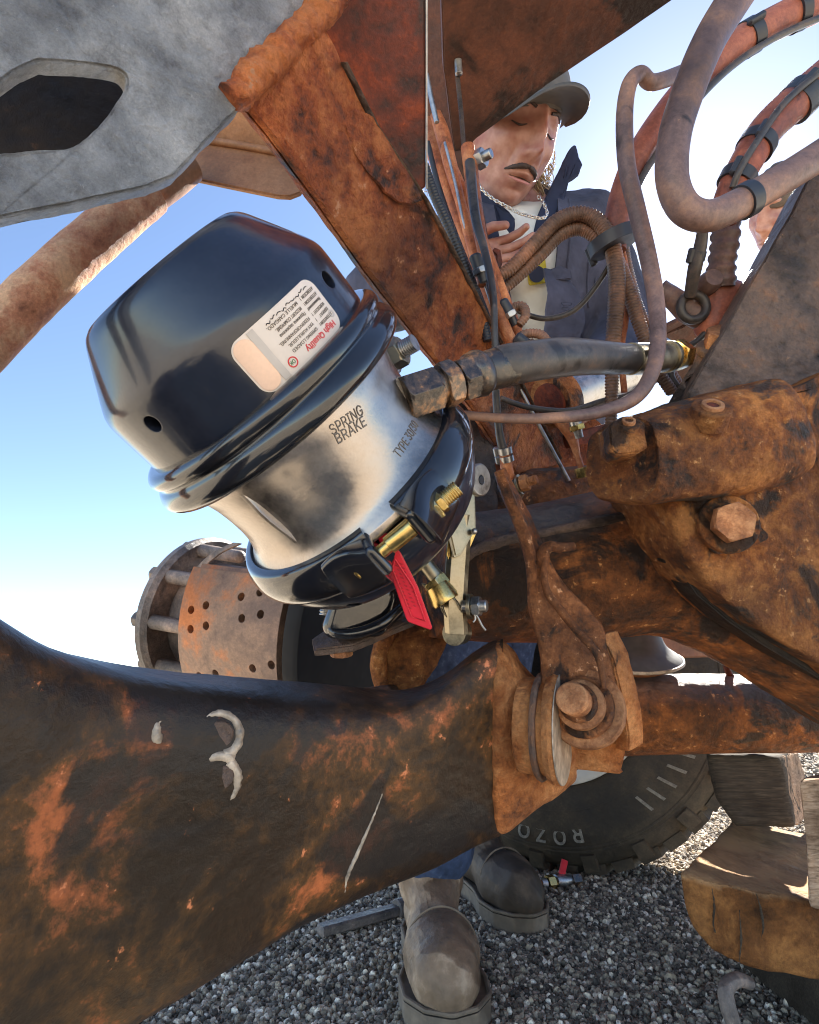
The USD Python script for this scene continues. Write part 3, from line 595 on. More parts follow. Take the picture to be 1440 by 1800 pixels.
def print_on(text, x, y, h, material, bold=False, fit=None):
    m = meshkit.text_mesh(text, h, .0002, bold); m = trimesh.Trimesh(m.vertices, m.faces, process=False)
    if fit: m.apply_scale([fit / m.extents[0], 1, 1])
    v, f = trimesh.remesh.subdivide_to_size(m.vertices, m.faces, .006); v = v * [1, -1, 1] + [x, y + h, .00055]   # the label is stuck on head down
    bc.add('lettering', wrap_flat(trimesh.Trimesh(v, f, process=False), RC, LT, aq, REV), material, lab, smooth=False)
u = LH / 10.5
print_on('High Quality', LW * .09, u * 1.0, u * 1.05, M['ink_red'], True, LW * .40)
rows = [('ATTENTION !', 'SPRING LOADED'), ('DIKKAT     !', 'YAY KURULUDUR.'), ('VORSICHT  !', 'FEDERVORSPANNUNG.'), ('Внимание!', 'Пружина заряжена'), ('ATTENTION !', 'RESSORT COMPRIME.'), ('ATENCION  !', 'MUELLE CARGADO.')]
for k, (a, b) in enumerate(rows):
    y = u * (2.7 + 1.08 * k)
    print_on(a, LW * .05, y, u * .60, M['ink'], False, LW * .19); print_on(b, LW * .285, y, u * .60, M['ink'], False, LW * (.31 + .05 * (k % 3 == 2)))
for k in range(9):
    x = LW * (.10 + .06 * k); y = u * (9.25 + .15 * math.sin(k * 2.1))
    sq = [np.array([x + LW * .05 * s, y + u * .13 * math.sin(s * (4 + 2 * (k % 3)) + k), .0006]) for s in np.linspace(0, 1, 9)]
    tt = tube(sq, .00028, 6, 3); v, f = tt.vertices, tt.faces
    bc.add('script_stroke', wrap_flat(trimesh.Trimesh(v, f, process=False), RC, LT, aq, REV), M['ink'], lab, smooth=60)
ring = Point(LW * .655, u * 1.75).buffer(u * .95, 24).difference(Point(LW * .655, u * 1.75).buffer(u * .74, 24))
m = trimesh.creation.extrude_polygon(ring, .0002, engine='earcut'); m.apply_translation([0, 0, .00055])
bc.add('printed_ring', wrap_flat(refine(m, .003), RC, LT, aq, REV), M['ink_red'], lab, smooth=False)
print_on('OK', LW * .630, u * 1.42, u * .66, M['ink_green'], True, LW * .055)
dd = trimesh.creation.extrude_polygon(Point(LW * .07, u * 4.0).buffer(u * .7, 24).difference(Point(LW * .07, u * 4.0).buffer(u * .3, 24)), .0002, engine='earcut'); dd.apply_translation([-LW * .02, -u * 1.1, .0005])
bc.add('printed_emblem', wrap_flat(refine(dd, .003), RC, LT, aq, REV), M['sticker_grey'], lab, smooth=False)
# raised lettering on the aluminium
def cast_text(text, pa, pb, h):
    """Reads from picture point pa to pb along the housing."""
    ta_, aa_ = on_can(*pa, .0855); tb_, ab_ = on_can(*pb, .0855); ab_ = aa_ + adiff(ab_, aa_)
    m = meshkit.text_mesh(text, h, .0006, False); L = math.hypot(tb_ - ta_, (ab_ - aa_) * .0845)
    m.apply_scale([L / m.extents[0], 1, 1]); v, f = trimesh.remesh.subdivide_to_size(m.vertices, m.faces, .004)
    dx = np.array([tb_ - ta_, (ab_ - aa_) * .0845]); dx /= np.linalg.norm(dx)
    for sg in (1, -1):
        dy = np.array([-dx[1], dx[0]]) * sg
        q = can_pt(ta_ + dy[0] * .01, aa_ + dy[1] * .01 / .0845, .0845) - can_pt(ta_, aa_, .0845)
        sc = np.array([q @ RGT, q @ UPV]); rd = can_pt(tb_, ab_, .0845) - can_pt(ta_, aa_, .0845); rs = np.array([rd @ RGT, rd @ UPV])
        if rs[0] * sc[1] - rs[1] * sc[0] > 0: break
    t = ta_ + dx[0] * v[:, 0] + dy[0] * v[:, 1]; a = aa_ + (dx[1] * v[:, 0] + dy[1] * v[:, 1]) / .0845
    R = np.array([alr(x) for x in t]) - .0002 + v[:, 2]
    e = np.cos(a)[:, None] * XR + np.sin(a)[:, None] * YR
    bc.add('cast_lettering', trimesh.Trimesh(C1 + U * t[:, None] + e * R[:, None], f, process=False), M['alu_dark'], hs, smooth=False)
cast_text('SPRING', (584, 766), (640, 728), .0068)
cast_text('BRAKE', (594, 782), (646, 748), .0068)
cast_text('TYPE 30/30', (702, 806), (736, 748), .0062)
bc.close()

# red tag hanging on the clamp bolt
tg = Thing('warning_tag', 'bright red plastic warning tag hanging from the clamp bolt', 'tag')
TA = [(668, 950, .372), (735, 1035, .378), (757, 1104, .384)]
tg.add('tag_body', slab(TA, [(664, 944), (670, 938), (680, 938), (690, 955), (704, 972), (735, 1033), (760, 1104), (757, 1108), (718, 1094), (714, 1088), (672, 968)], .0022, rnd=.0012, cham=.0005), M['red'], smooth=30)
o, n = plane_of(TA); pl = (o - n * .0006, n)
rim = [on_plane(pl, *q) for q in [(694, 982), (726, 1030), (748, 1092), (724, 1084), (690, 1000), (694, 982)]]
tg.add('raised_border', tube(rim, .0006, 6, 1, raw=True), M['red'])
for k in range(3):
    for j in range(11):
        s = j / 11; off = (k - 1) * 9
        a = (697 + 34 * s + off * .9, 992 + 78 * s - off * .35); b = (a[0] + 1.9, a[1] + 4.4)
        w = 2.0 + (j * 7 + k * 5) % 3
        p0, p1 = on_plane(pl, a[0] - w * .5, a[1] + 1), on_plane(pl, b[0] + w * .5, b[1] - 1)
        tg.add('moulded_character', tube([p0, p1], .00038, 5, 1), M['red_ink'])
tg.add('hanging_loop', tube([on_plane(pl, 664, 985), on_plane((o + n * .006, n), 660, 1000), on_plane((o + n * .004, n), 668, 990)], .0018, 8), M['red'])
tg.close()

# ------------------------------------------------------------------ walking beam with its end joint
wb = Thing('walking_beam', 'heavy dark oily curved suspension beam with worn cast numerals', 'suspension beam')
ST = [(-640, 560, 2720, .165), (-260, 820, 2330, .205), (-120, 960, 2110, .225), (0, 1064, 2015, .245), (80, 1122, 1962, .260), (160, 1165, 1912, .277), (250, 1195, 1853, .296), (340, 1214, 1794, .315), (450, 1226, 1724, .343), (550, 1240, 1660, .372), (650, 1250, 1606, .402), (710, 1250, 1575, .420), (770, 1222, 1546, .438), (830, 1172, 1512, .458), (862, 1150, 1497, .468), (884, 1143, 1487, .474)]
def beam_rings(ST, wid, n=44, e=4.2, turn=None):
    mids = np.array([(at(x, a, d) + at(x, b, d)) / 2 for x, a, b, d in ST])
    rings = []
    T = np.gradient(mids, axis=0)
    for i, (x, a, b, d) in enumerate(ST):
        up = at(x, a, d) - at(x, b, d); h = np.linalg.norm(up) / 2; up = up / (2 * h)
        t = unit(T[i]); w = unit(np.cross(up, t)); w = w if w @ FWD > 0 else -w
        if turn is not None:
            q = mids[i] - CAM; q = unit(q - up * (q @ up)); w = unit(w * (1 - turn[i]) + q * turn[i])
        th = np.linspace(0, 2 * np.pi, n, endpoint=False); wd = wid[i] if np.ndim(wid) else wid
        c, s = np.cos(th), np.sin(th)
        px = np.sign(c) * np.abs(c) ** (2 / e) * wd / 2; py = np.sign(s) * np.abs(s) ** (2 / e) * h
        rings.append(mids[i] + w * (wd / 2) + np.outer(px, w) + np.outer(py, up))
    return np.array(rings)
R = beam_rings(ST, [.085] * 10 + [.080, .072, .066, .064, .064, .064], turn=[0, 0, 0, 0, 0, 0, 0, .1, .25, .45, .7, .9, 1, 1, 1, 1])
R = np.stack([catmull(R[:, k], 5) for k in range(R.shape[1])], 1)
body = rough(skin(R), .0075, .0011, 26, 3)
bi = wb.add('beam_body', body, M['beam'], smooth=60)
EY = [(860, 1172, 1474, .4730), (867, 1152, 1492, .4680), (876, 1146, 1498, .4660), (890, 1152, 1494, .4680), (904, 1166, 1484, .472), (920, 1190, 1468, .476), (945, 1215, 1446, .482), (975, 1240, 1420, .490), (1005, 1275, 1392, .500), (1014, 1300, 1378, .505)]
R = beam_rings(EY, [.06, .068, .070, .070, .068, .066, .062, .056, .05, .04], e=2.9, turn=[1] * 10)
R = np.stack([catmull(R[:, k], 5) for k in range(R.shape[1])], 1)
wb.add('beam_eye', rough(skin(R), .005, .0022, 60, 8), M['eye'], smooth=60)
def front_of(px, py, lift=.0006, mesh=body):
    r = unit(FWD + RGT * (px - 720) / FOC + UPV * (900 - py) / FOC)
    hit = mesh.ray.intersects_location([CAM], [r], multiple_hits=True)[0]
    p = hit[np.argmin(np.linalg.norm(hit - CAM, axis=1))]; return p - r * lift
def ridge(pts, r, name='cast_numeral', m='worn', n=8, mesh=body):
    r = [q * 1.35 for q in r]; P = np.array([front_of(*q, lift=-.0020, mesh=mesh) for q in pts]); P = catmull(P, 4)
    wb.add(name, bumpy(tube(P, r, n, raw=True), .0011, 330, 2), M[m], bi, smooth=60)
def arc(cx, cy, rx, ry, a0, a1, n=11): return [(cx + rx * math.cos(math.radians(a)), cy + ry * math.sin(math.radians(a))) for a in np.linspace(a0, a1, n)]
ridge(arc(292, 1287, 20, 24, 250, 110), [.0005, .0022, .0026, .0008])
ridge(arc(384, 1291, 35, 36, 205, 440, 16), [.0006, .002, .0024, .0028, .0026])
ridge([(352, 1338), (372, 1332), (394, 1328), (406, 1334)], [.0007, .002, .0028, .0026])
ridge(arc(384, 1372, 31, 40, 300, 430, 12), [.0026, .0028, .002, .0006])
wb.add('cast_boss', bumpy(lathe([(0, .0085), (.0012, .0078), (.0018, 0)], front_of(384, 1292, -.0022), -(FWD * .9 + RGT * -.35), 24), .0004, 300, 1), M['dull'], bi)
wb.add('cast_boss', bumpy(lathe([(0, .0075), (.0012, .0068), (.0018, 0)], front_of(388, 1366, -.0022), -(FWD * .9 + RGT * -.35), 24), .0004, 300, 1), M['dull'], bi)
sc = [front_of(*q, lift=-.0008) for q in [(676, 1384), (662, 1420), (645, 1460), (625, 1505), (610, 1540), (606, 1568)]]
wb.add('bare_scratch', bumpy(tube(sc, [.0003, .0010, .0014, .0019, .0017, .0003], 8, 8), .0009, 700, 3), M['worn'], bi)
wb.close()

jn = Thing('beam_bushing', 'thin curved steel washers of the rubber bushing at the beam end', 'bushing')
JA = vec(.90, .06, -.42)
J0 = at(962, 1276, .480)
jn.add('bushing_core', lathe([(-.02, .039), (.012, .039)], J0, JA, 48), M['eye'])
jn.add('inner_washer', rough(lathe([(-.006, .030), (-.006, .0425), (-.003, .044), (-.001, .0425), (-.001, .030)], J0, JA, 64), .005, .0005, 90, 1), M['dull'])
jn.add('outer_washer', rough(lathe([(.004, .02), (.004, .0435), (.009, .0455), (.0125, .044), (.0125, .02)], J0, JA, 64), .005, .0005, 90, 2), M['eye'])
jn.add('washer_edge', lathe([(.0125, .0425), (.0128, .0445), (.0138, .0445), (.0138, .0425)], J0, JA, 64), M['worn'])
jn.close()

hk = Thing('hanger_bracket', 'rusty folded hanger bracket clasping the big pivot bolt', 'bracket')
HB = [(985, 1350, .505), (1100, 1345, .500), (1060, 1130, .510)]
hk.add('back_plate', slab(HB, [(985, 1140), (1055, 1120), (1082, 1190), (1103, 1300), (1096, 1340), (1092, 1356), (1000, 1350), (975, 1290)], .022, rnd=.003, L=.006, amp=.0012, freq=80, seed=4), M['eye'])
hk.add('side_lip', slab([(1068, 1140, .482), (1108, 1320, .480), (1085, 1330, .495)], [(1042, 1118), (1058, 1118), (1078, 1160), (1092, 1220), (1105, 1292), (1104, 1322), (1082, 1318), (1070, 1240), (1062, 1170)], .020, rnd=.002, L=.005, amp=.0012, freq=100, seed=7), M['eye'])
hk.add('lower_tab', slab([(990, 1290, .505), (1080, 1290, .500), (1080, 1352, .50)], [(975, 1270), (1072, 1298), (1078, 1352), (1096, 1358), (1090, 1362), (1000, 1352)], .012, L=.006, amp=.0010, freq=80, seed=8), M['eye'])
hk.close()

sp = Thing('pivot_strap', 'long twisted rusty flat bar bolted over the beam pivot', 'strap')
CP = [(878, 826, .50), (893, 862, .50), (914, 905, .50), (934, 955, .499), (950, 1005, .497), (962, 1045, .494), (985, 1085, .490), (1004, 1120, .486), (1012, 1160, .482), (1018, 1205, .478), (1026, 1255, .474), (1034, 1292, .472), (1038, 1312, .471)]
HW = [(6, -3, .003), (9, -3, .008), (13, -5, .012), (15, -5, .014), (24, -8, .012), (36, -12, .010), (48, -16, .008), (58, -14, .006), (62, -6, .004), (66, 2, .003), (62, 4, .002), (44, 4, .002), (18, 3, .001)]
Cw = ats(CP); Ww = np.array([(RGT * a - UPV * b) * d / FOC + FWD * c for (a, b, c), (_, _, d) in zip(HW, CP)])
strap = sweep_rect(Cw, Ww, .010)
sp.add('bar', rough(strap, .005, .0010, 90, 5), M['strap'], smooth=50)
sp.add('hook_tab', rough(tube(ats([(948, 1010, .490), (954, 975, .488), (966, 961, .487), (985, 962, .486), (1010, 960, .485)]), [.0055, .006, .005, .0045, .0035], 12), .004, .0006, 120, 3), M['strap'])
sp.add('edge_cord', rough(tube(ats([(962, 962, .484), (956, 1000, .483), (962, 1040, .480), (985, 1072, .474), (1014, 1108, .466), (1050, 1150, .458), (1062, 1210, .455)]), [.002, .003, .0034, .0036, .0036, .0036, .002], 10), .004, .0005, 120, 5), M['strap'])
BA = vec(-.50, .46, -.73)
B0 = at(1030, 1246, .468)
sp.add('collar', rough(lathe([(-.006, .031), (.001, .032), (.005, .031), (.006, .02)], B0, BA, 48), .004, .0005, 140, 2), M['rusty_bolt'])
sp.add('bolt_flange', rough(lathe([(.005, .0245), (.0105, .0245), (.0125, .0225), (.013, .014)], B0, BA, 48), .003, .0003, 200, 1), M['strap'])
sp.add('lock_ring', rough(lathe([(.012, .0195), (.0185, .0195), (.020, .0175), (.0205, .010)], B0, BA, 40), .003, .0002, 200, 4), M['rusty_bolt'])
sp.add('bolt_shank', lathe([(.019, .0150), (.025, .0152), (.027, .0138)], B0, BA, 36), M['strap'])
sp.add('bolt_end', rough(lathe([(.025, .0125), (.0405, .0125), (.0418, .0112), (.042, .0)], B0, BA, 36), .003, .0002, 250, 6), M['rusty_bolt'])
sp.close()

# ------------------------------------------------------------------ drive axle and differential
ax = Thing('drive_axle', 'greasy rusty axle housing swelling into the differential', 'axle')
AX = [(760, 1010, .600, 108), (830, 1012, .612, 112), (900, 1010, .625, 118), (980, 1003, .640, 122), (1060, 990, .650, 128), (1130, 982, .655, 132), (1200, 985, .655, 142), (1270, 1000, .65, 152), (1340, 1020, .645, 168), (1440, 1050, .64, 195), (1600, 1100, .64, 240)]
Q = catmull(ats([(x, y, d) for x, y, d, r in AX]), 6); rr = np.interp(np.linspace(0, 1, len(Q)), np.linspace(0, 1, len(AX)), [r * d / FOC for x, y, d, r in AX])
ax.add('axle_tube', rough(tube(Q, rr, 56, raw=True), .008, .0022, 34, 6), M['axle'], smooth=60)
def on_axle(px, py, lift=0.0):
    r = unit(FWD + RGT * (px - 720) / FOC + UPV * (900 - py) / FOC); mm = ax.parts[0][1]
    h = mm.ray.intersects_location([CAM], [r])[0]
    if not len(h): return at(px, py, .6)
    p = h[np.argmin(np.linalg.norm(h - CAM, axis=1))]; return p - r * lift
ax.add('weld_ridge', bumpy(tube([on_axle(*q) for q in [(815, 985), (835, 968), (880, 952), (930, 941), (1000, 928), (1060, 916), (1120, 902), (1160, 892)]], [.004, .006, .005, .006, .005], 12), .0016, 120, 3), M['dull'])
DF = [(1180, 700, .505), (1440, 560, .53), (1300, 1080, .505)]
ax.add('differential_case', slab(DF, [(1164, 862), (1188, 915), (1202, 965), (1240, 1022), (1290, 1068), (1350, 1112), (1440, 1168), (1640, 1290), (1700, 600), (1560, 610), (1440, 660), (1380, 695), (1300, 720), (1180, 800)], .10, rnd=.012, L=.007, amp=.0035, freq=42, seed=11, smooth=10, cham=0), M['cast'], smooth=60)
ax.add('joint_face', slab([(1180, 700, .535), (1440, 560, .56), (1300, 1080, .535)], [(1150, 868), (1170, 925), (1186, 985), (1226, 1046), (1280, 1092), (1345, 1136), (1440, 1192), (1640, 1300), (1700, 700), (1300, 760), (1180, 830)], .03, rnd=.008, L=.01, amp=.001, freq=40, seed=2), M['joint'])
TBo = at(1280, 922, .496); TN = vec(-.15, .18, -.97)
ax.add('bolt_tab', slab([(1230, 900, .502), (1340, 930, .502), (1280, 960, .501)], [(1222, 905), (1250, 890), (1300, 892), (1330, 920), (1358, 944), (1310, 968), (1260, 975), (1228, 945)], .012, rnd=.004, L=.005, amp=.0008, freq=100, seed=2, cham=0), M['cast'])
tb = ax.add('bolt_washer', rough(lathe([(-.002, .0255), (.0035, .0250), (.0045, .0232), (.0048, 0)], TBo, TN, 44), .004, .0006, 200, 1), M['cast'])
ax.add('hex_bolt', rough(hexnut(TBo + TN * .004, TN, .0178, .013, .25), .0025, .0005, 220, 2), M['rusty_bolt'], tb)
ax.close()

tr = Thing('torque_rod_bracket', 'crusty orange rusted casting shaped like a fat bracket on the differential', 'bracket')
K = [(1090, 812, .465, 68), (1094, 812, .465, 76), (1110, 812, .467, 82), (1160, 802, .473, 88), (1220, 790, .48, 97), (1280, 778, .487, 100), (1340, 762, .495, 97), (1378, 750, .50, 84), (1400, 742, .505, 60)]
C_ = np.array([at(x, y, d + .8 * r * d / FOC) for x, y, d, r in K]); T_ = np.gradient(C_, axis=0); RG_ = []
for c, tv, (x, y, d, r) in zip(C_, T_, K):
    tv = unit(tv); u_ = unit(UPV - tv * (UPV @ tv)); w_ = np.cross(tv, u_); a_ = np.linspace(0, 2 * np.pi, 44, endpoint=False); q_ = r * d / FOC
    RG_.append(c + np.outer(np.sign(np.cos(a_)) * np.abs(np.cos(a_)) ** .62 * q_, w_) + np.outer(np.sign(np.sin(a_)) * np.abs(np.sin(a_)) ** .62 * q_, u_))
RG_ = np.array(RG_); RG_ = np.stack([catmull(RG_[:, k], 5) for k in range(RG_.shape[1])], 1)
tr.add('arm', rough(skin(RG_), .005, .0020, 85, 9), M['cast'], smooth=50)
tr.add('end_lug', rough(slab([(1070, 745, .457), (1136, 740, .457), (1100, 792, .453)], [(1071, 748), (1080, 739), (1122, 735), (1134, 744), (1138, 786), (1124, 796), (1086, 800), (1074, 790)], .028, rnd=.003), .004, .0010, 110, 3), M['cast'])
for (px, py, r, nm) in ((1103, 750, .0085, 'oil_plug'), (1250, 722, .0140, 'plug_washer')):
    N = vec(-.05, .75, -.66); c = at(px, py, .461 if px < 1200 else .468)
    w_ = tr.add(nm, rough(lathe([(-.012, r * 1.15), (.003, r * 1.1), (.004, r), (.004, r * .8)], c, N, 36), .004, .0004, 200, 2), M['cast'])
    tr.add('plug_ring', lathe([(.003, r * .66), (.0065, r * .62), (.0068, r * .4), (.003, r * .36)], c, N, 32), M['rusty_bolt'], w_)
    tr.add('plug_recess', lathe([(.003, r * .36), (.0052, r * .34)], c, N, 20), M['plate'], w_)
tr.close()

cs = Thing('carrier_housing', 'tall dull grey and rust cast housing with a bright front edge', 'housing')
cs.add('side_wall', slab([(1222, 690, .575), (1432, 310, .60), (1440, 640, .57)], [(1208, 692), (1262, 600), (1330, 480), (1392, 370), (1432, 292), (1520, 180), (1640, 160), (1640, 760), (1300, 760), (1214, 730)], .05, L=.009, amp=.002, freq=34, seed=21, rnd=.006), M['dull'])
cs.add('ledge_plate', slab([(1190, 690, .60), (1256, 585, .62), (1290, 660, .60)], [(1160, 740), (1186, 690), (1225, 628), (1258, 570), (1300, 560), (1330, 600), (1290, 690), (1210, 750)], .012, [[(1232 + 27 * math.cos(a), 672 + 15 * math.sin(a)) for a in np.linspace(0, 6.28, 20)[:-1]]], L=.008, amp=.0008, freq=60, seed=3), M['dull'])
hb = at(1276, 590, .608)
w_ = cs.add('bolt_washer', lathe([(-.004, .027), (.002, .027), (.003, .024)], at(1272, 612, .612), vec(-.1, .8, -.58), 36), M['dull'])
cs.add('hex_bolt', hexnut(at(1272, 610, .611), vec(-.1, .8, -.58), .0215, .018, .3), M['rusty_bolt'], w_)
cs.close()

fr = Thing('far_rail', 'dark straight frame rail behind the hose fittings', 'frame rail')
fr.add('web', slab([(1100, 600, .95), (1290, 520, .92), (1460, 430, .88)], [(1090, 618), (1200, 575), (1290, 522), (1360, 478), (1470, 430), (1470, 520), (1300, 640), (1180, 680)], .02, L=.02, amp=.001, freq=30, seed=3), M['frame'])
fr.add('flange', bar(at(1080, 622, .955), at(1480, 426, .88), .05, .007, UPV), M['frame'])
fr.close()

# second axle, far side
tb = Thing('cross_tube', 'thick dark brown rusty cross tube behind the pivot bracket', 'tube')
tb.add('tube', rough(tube(ats([(1040, 1258, .80), (1180, 1254, .80), (1330, 1253, .80), (1560, 1252, .80)]), [.0535, .0535, .0525, .052], 48, 10), .010, .0012, 40, 3), M['axle'], smooth=60)
tb.add('drip_rod', tube(ats([(1274, 1158, .80), (1280, 1180, .80), (1292, 1198, .80)]), .0045, 10), M['plate'])
tb.close()
cn = Thing('bump_stop', 'flared grey rubber bump stop with an orange rusty underside', 'bump stop')
CA = unit(vec(.05, -1, .03)); C0 = at(1112, 1090, .82)
cn.add('cone', lathe([tuple(p[:2]) for p in catmull(np.array([(-.02, .03, 0), (0, .033, 0), (.02, .037, 0), (.038, .045, 0), (.05, .060, 0), (.055, .0655, 0)]), 5)], C0, CA, 56), M['cone'])
cn.add('rim', lathe([(.054, .05), (.0545, .0665), (.058, .0672), (.060, .064), (.060, .05)], C0, CA, 56), M['worn'])
cn.add('seat_plate', lathe([(.058, .0645), (.063, .056), (.071, .040), (.074, .0)], C0, CA, 48), M['eye'])
cn.add('leg_bracket', bar(at(1102, 1165, .83), at(1140, 1275, .80), .018, .010, FWD), M['dull'])
cn.close()
pl_ = Thing('spring_plate', 'flat rusty spring plate under the axle with an orange spot', 'plate')
pl_.add('plate', slab([(1140, 1105, .98), (1300, 1160, .98), (1180, 1153, .97)], [(1090, 1090), (1180, 1095), (1330, 1140), (1330, 1162), (1292, 1153), (1188, 1157), (1100, 1130)], .02, L=.015, amp=.001, freq=40), M['tan'])
pl_.add('marker', lathe([(0, .006), (.003, .005)], at(1160, 1121, .972), vec(0, 0, -1), 16), M['eye'])
pl_.close()

bk = Thing('back_bracket', 'broad orange rusty bracket plate behind the brake pipes', 'bracket')
bk.add('plate', slab([(850, 690, .80), (1040, 830, .84), (860, 840, .80)], [(825, 640), (900, 650), (980, 680), (1075, 760), (1090, 850), (960, 880), (845, 850)], .02, L=.012, amp=.002, freq=40, seed=4, rnd=.004), M['strut'])
bk.add('cross_rib', bar(at(1000, 775, .80), at(1085, 752, .82), .03, .02, UPV), M['plate'])
bk.add('foot', rough(hull((at(940, 850, .76), .02), (at(1060, 840, .76), .018), (at(860, 890, .74), .02)), .01, .002, 50, 2), M['axle'])
bk.close()
gy = Thing('spring_hanger', 'pale grey dusty forging rising behind the clevis pin', 'forging')
gy.add('forging', slab([(820, 740, .70), (880, 800, .70), (840, 930, .66)], [(795, 690), (830, 720), (848, 765), (880, 795), (872, 812), (880, 960), (800, 960), (800, 760)], .05, rnd=.004, L=.007, amp=.0025, freq=50, seed=6, smooth=3), M['dull'])
gy.close()

# ------------------------------------------------------------------ drum brake: shoe, hub and spider
bs = Thing('brake_shoe_assembly', 'exposed drum brake with drilled lining beside a grey ribbed hub', 'brake assembly')
BX = unit(vec(-.9, .05, .43)); BO = at(622, 1100, .79); RS = .162
xb, yb, _ = frame(BX, UPV)
def arc_shell(r0, r1, t0, t1, a0, a1, n=60, crown=0):
    th = np.linspace(a0, a1, n); rings = []
    for a in th:
        e = math.cos(a) * xb + math.sin(a) * yb
        rings.append(np.array([BO + BX * t0 + e * r0, BO + BX * t1 + e * r0, BO + BX * t1 + e * r1, BO + BX * t0 + e * r1]))
    return skin(rings)
def brake_angle(px, py, d): q = at(px, py, d) - BO; return math.atan2(q @ yb, q @ xb)
ac_ = brake_angle(420, 1120, .70)
up_ = 1 if (-math.sin(ac_) * xb + math.cos(ac_) * yb) @ UPV > 0 else -1
lin = arc_shell(RS - .016, RS, .004, .158, ac_ - up_ * .95, ac_ + up_ * .52, 80)
hs_ = []
def on_shoe(px, py):
    r = unit(FWD + RGT * (px - 720) / FOC + UPV * (900 - py) / FOC); w = CAM - BO
    rp, wp = r - BX * (r @ BX), w - BX * (w @ BX)
    a, b, c = rp @ rp, 2 * rp @ wp, wp @ wp - RS * RS; s = (-b - math.sqrt(max(0, b * b - 4 * a * c))) / (2 * a)
    q = CAM + r * s; e = q - BO; return q, unit(e - BX * (e @ BX))
for (px, py) in ((336, 1072), (362, 1064), (335, 1106), (362, 1100), (424, 1049), (457, 1041), (425, 1087), (458, 1080), (351, 1188), (379, 1184), (444, 1175), (477, 1169)):
    q, e = on_shoe(px, py); hs_.append(cyl(q - e * .011, q + e * .02, .0052, 14))
bs.add('brake_lining', minus(trimesh.Trimesh(lin.vertices, lin.faces, process=True), *hs_), M['lining'])
bs.add('shoe_table', arc_shell(RS - .024, RS - .0165, -.004, .164, ac_ - up_ * 1.05, ac_ + up_ * .60, 60), M['lining'])
bs.add('dust_ring', lathe([(-.028, RS - .035), (-.028, RS + .004), (-.022, RS + .006), (-.006, RS + .003), (-.004, RS - .02)], BO, BX, 80), M['soot'])
bs.add('backing_plate', lathe([(-.02, .05), (.0, .10), (.01, RS - .03), (.03, RS - .028), (.03, .03)], BO, BX, 64), M['soot'])
H0 = at(392, 1088, .91)
bs.add('hub_barrel', lathe([(-.06, .085), (.02, .088), (.05, .075), (.075, .06), (.08, 0)], H0, BX, 48), M['hub'])
bs.add('hub_ring', lathe([(.028, .10), (.026, .122), (.034, .128), (.045, .127), (.050, .120), (.050, .10)], H0, BX, 64), M['hub'])
for k in range(10):
    a = k * 2 * math.pi / 10 + .1; e = math.cos(a) * xb + math.sin(a) * yb
    bs.add('hub_spoke', hull((H0 + BX * -.05 + e * .108, .010), (H0 + BX * .045 + e * .112, .011)), M['hub'])
    bs.add('wheel_stud', hexnut(H0 + BX * .048 + e * .112, BX, .012, .012), M['hub'])
bs.add('return_strap', sweep_rect(ats([(318, 1072, .90), (345, 1010, .86), (378, 975, .84), (418, 955, .83)]), np.array([BX * .008] * 4), .004), M['hub'])
bs.close()
spd = Thing('brake_spider', 'orange wavy forged brake spider beneath the red tag', 'forging')
spd.add('forging', slab([(665, 1100, .60), (745, 1100, .60), (700, 1225, .585)], [(672, 1110), (690, 1075), (760, 1085), (790, 1120), (770, 1170), (748, 1200), (740, 1235), (660, 1235), (664, 1190), (655, 1160), (660, 1132)], .05, rnd=.004, L=.005, amp=.003, freq=70, seed=5, smooth=3), M['cast'], smooth=60)
spd.add('ridge', rough(tube(ats([(684, 1082, .592), (682, 1112, .590), (668, 1140, .588), (666, 1175, .585), (672, 1210, .583)]), [.006, .009, .008, .009, .007], 12), .004, .0015, 90, 3), M['cast'])
spd.add('anchor_pin', rough(cyl(at(640, 1226, .53), at(690, 1218, .58), .0085, 20, .001), .004, .0006, 150, 2), M['dull'])
spd.close()
mb = Thing('chamber_mount', 'black folded mounting bracket bolted beneath the brake chamber', 'bracket')
mb.add('saddle', rough(hull((at(600, 1062, .525), .010), (at(680, 1045, .535), .010), (at(590, 1100, .525), .012), (at(660, 1095, .535), .013), (at(690, 1070, .56), .012)), .006, .0006, 60), M['band'], smooth=60)
mb.add('lip', tube(ats([(580, 1096, .520), (590, 1113, .515), (630, 1112, .512), (672, 1096, .515), (705, 1068, .525)]), [.004, .005, .005, .005, .004], 12), M['band'])
mb.add('lower_plate', slab([(550, 1120, .535), (640, 1130, .52), (700, 1085, .56)], [(548, 1122), (580, 1100), (650, 1092), (730, 1070), (730, 1088), (660, 1118), (620, 1134), (552, 1142)], .008, L=.006, amp=.0006, freq=90), M['dull'])
mb.add('mount_stud', tube(ats([(576, 1050, .54), (573, 1082, .538)]), .0062, 14, rib=.003), M['steel'])
mb.add('stud_nut', hexnut(at(600, 1132, .53), -UPV, .011, .011), M['rusty_bolt'])
mb.close()

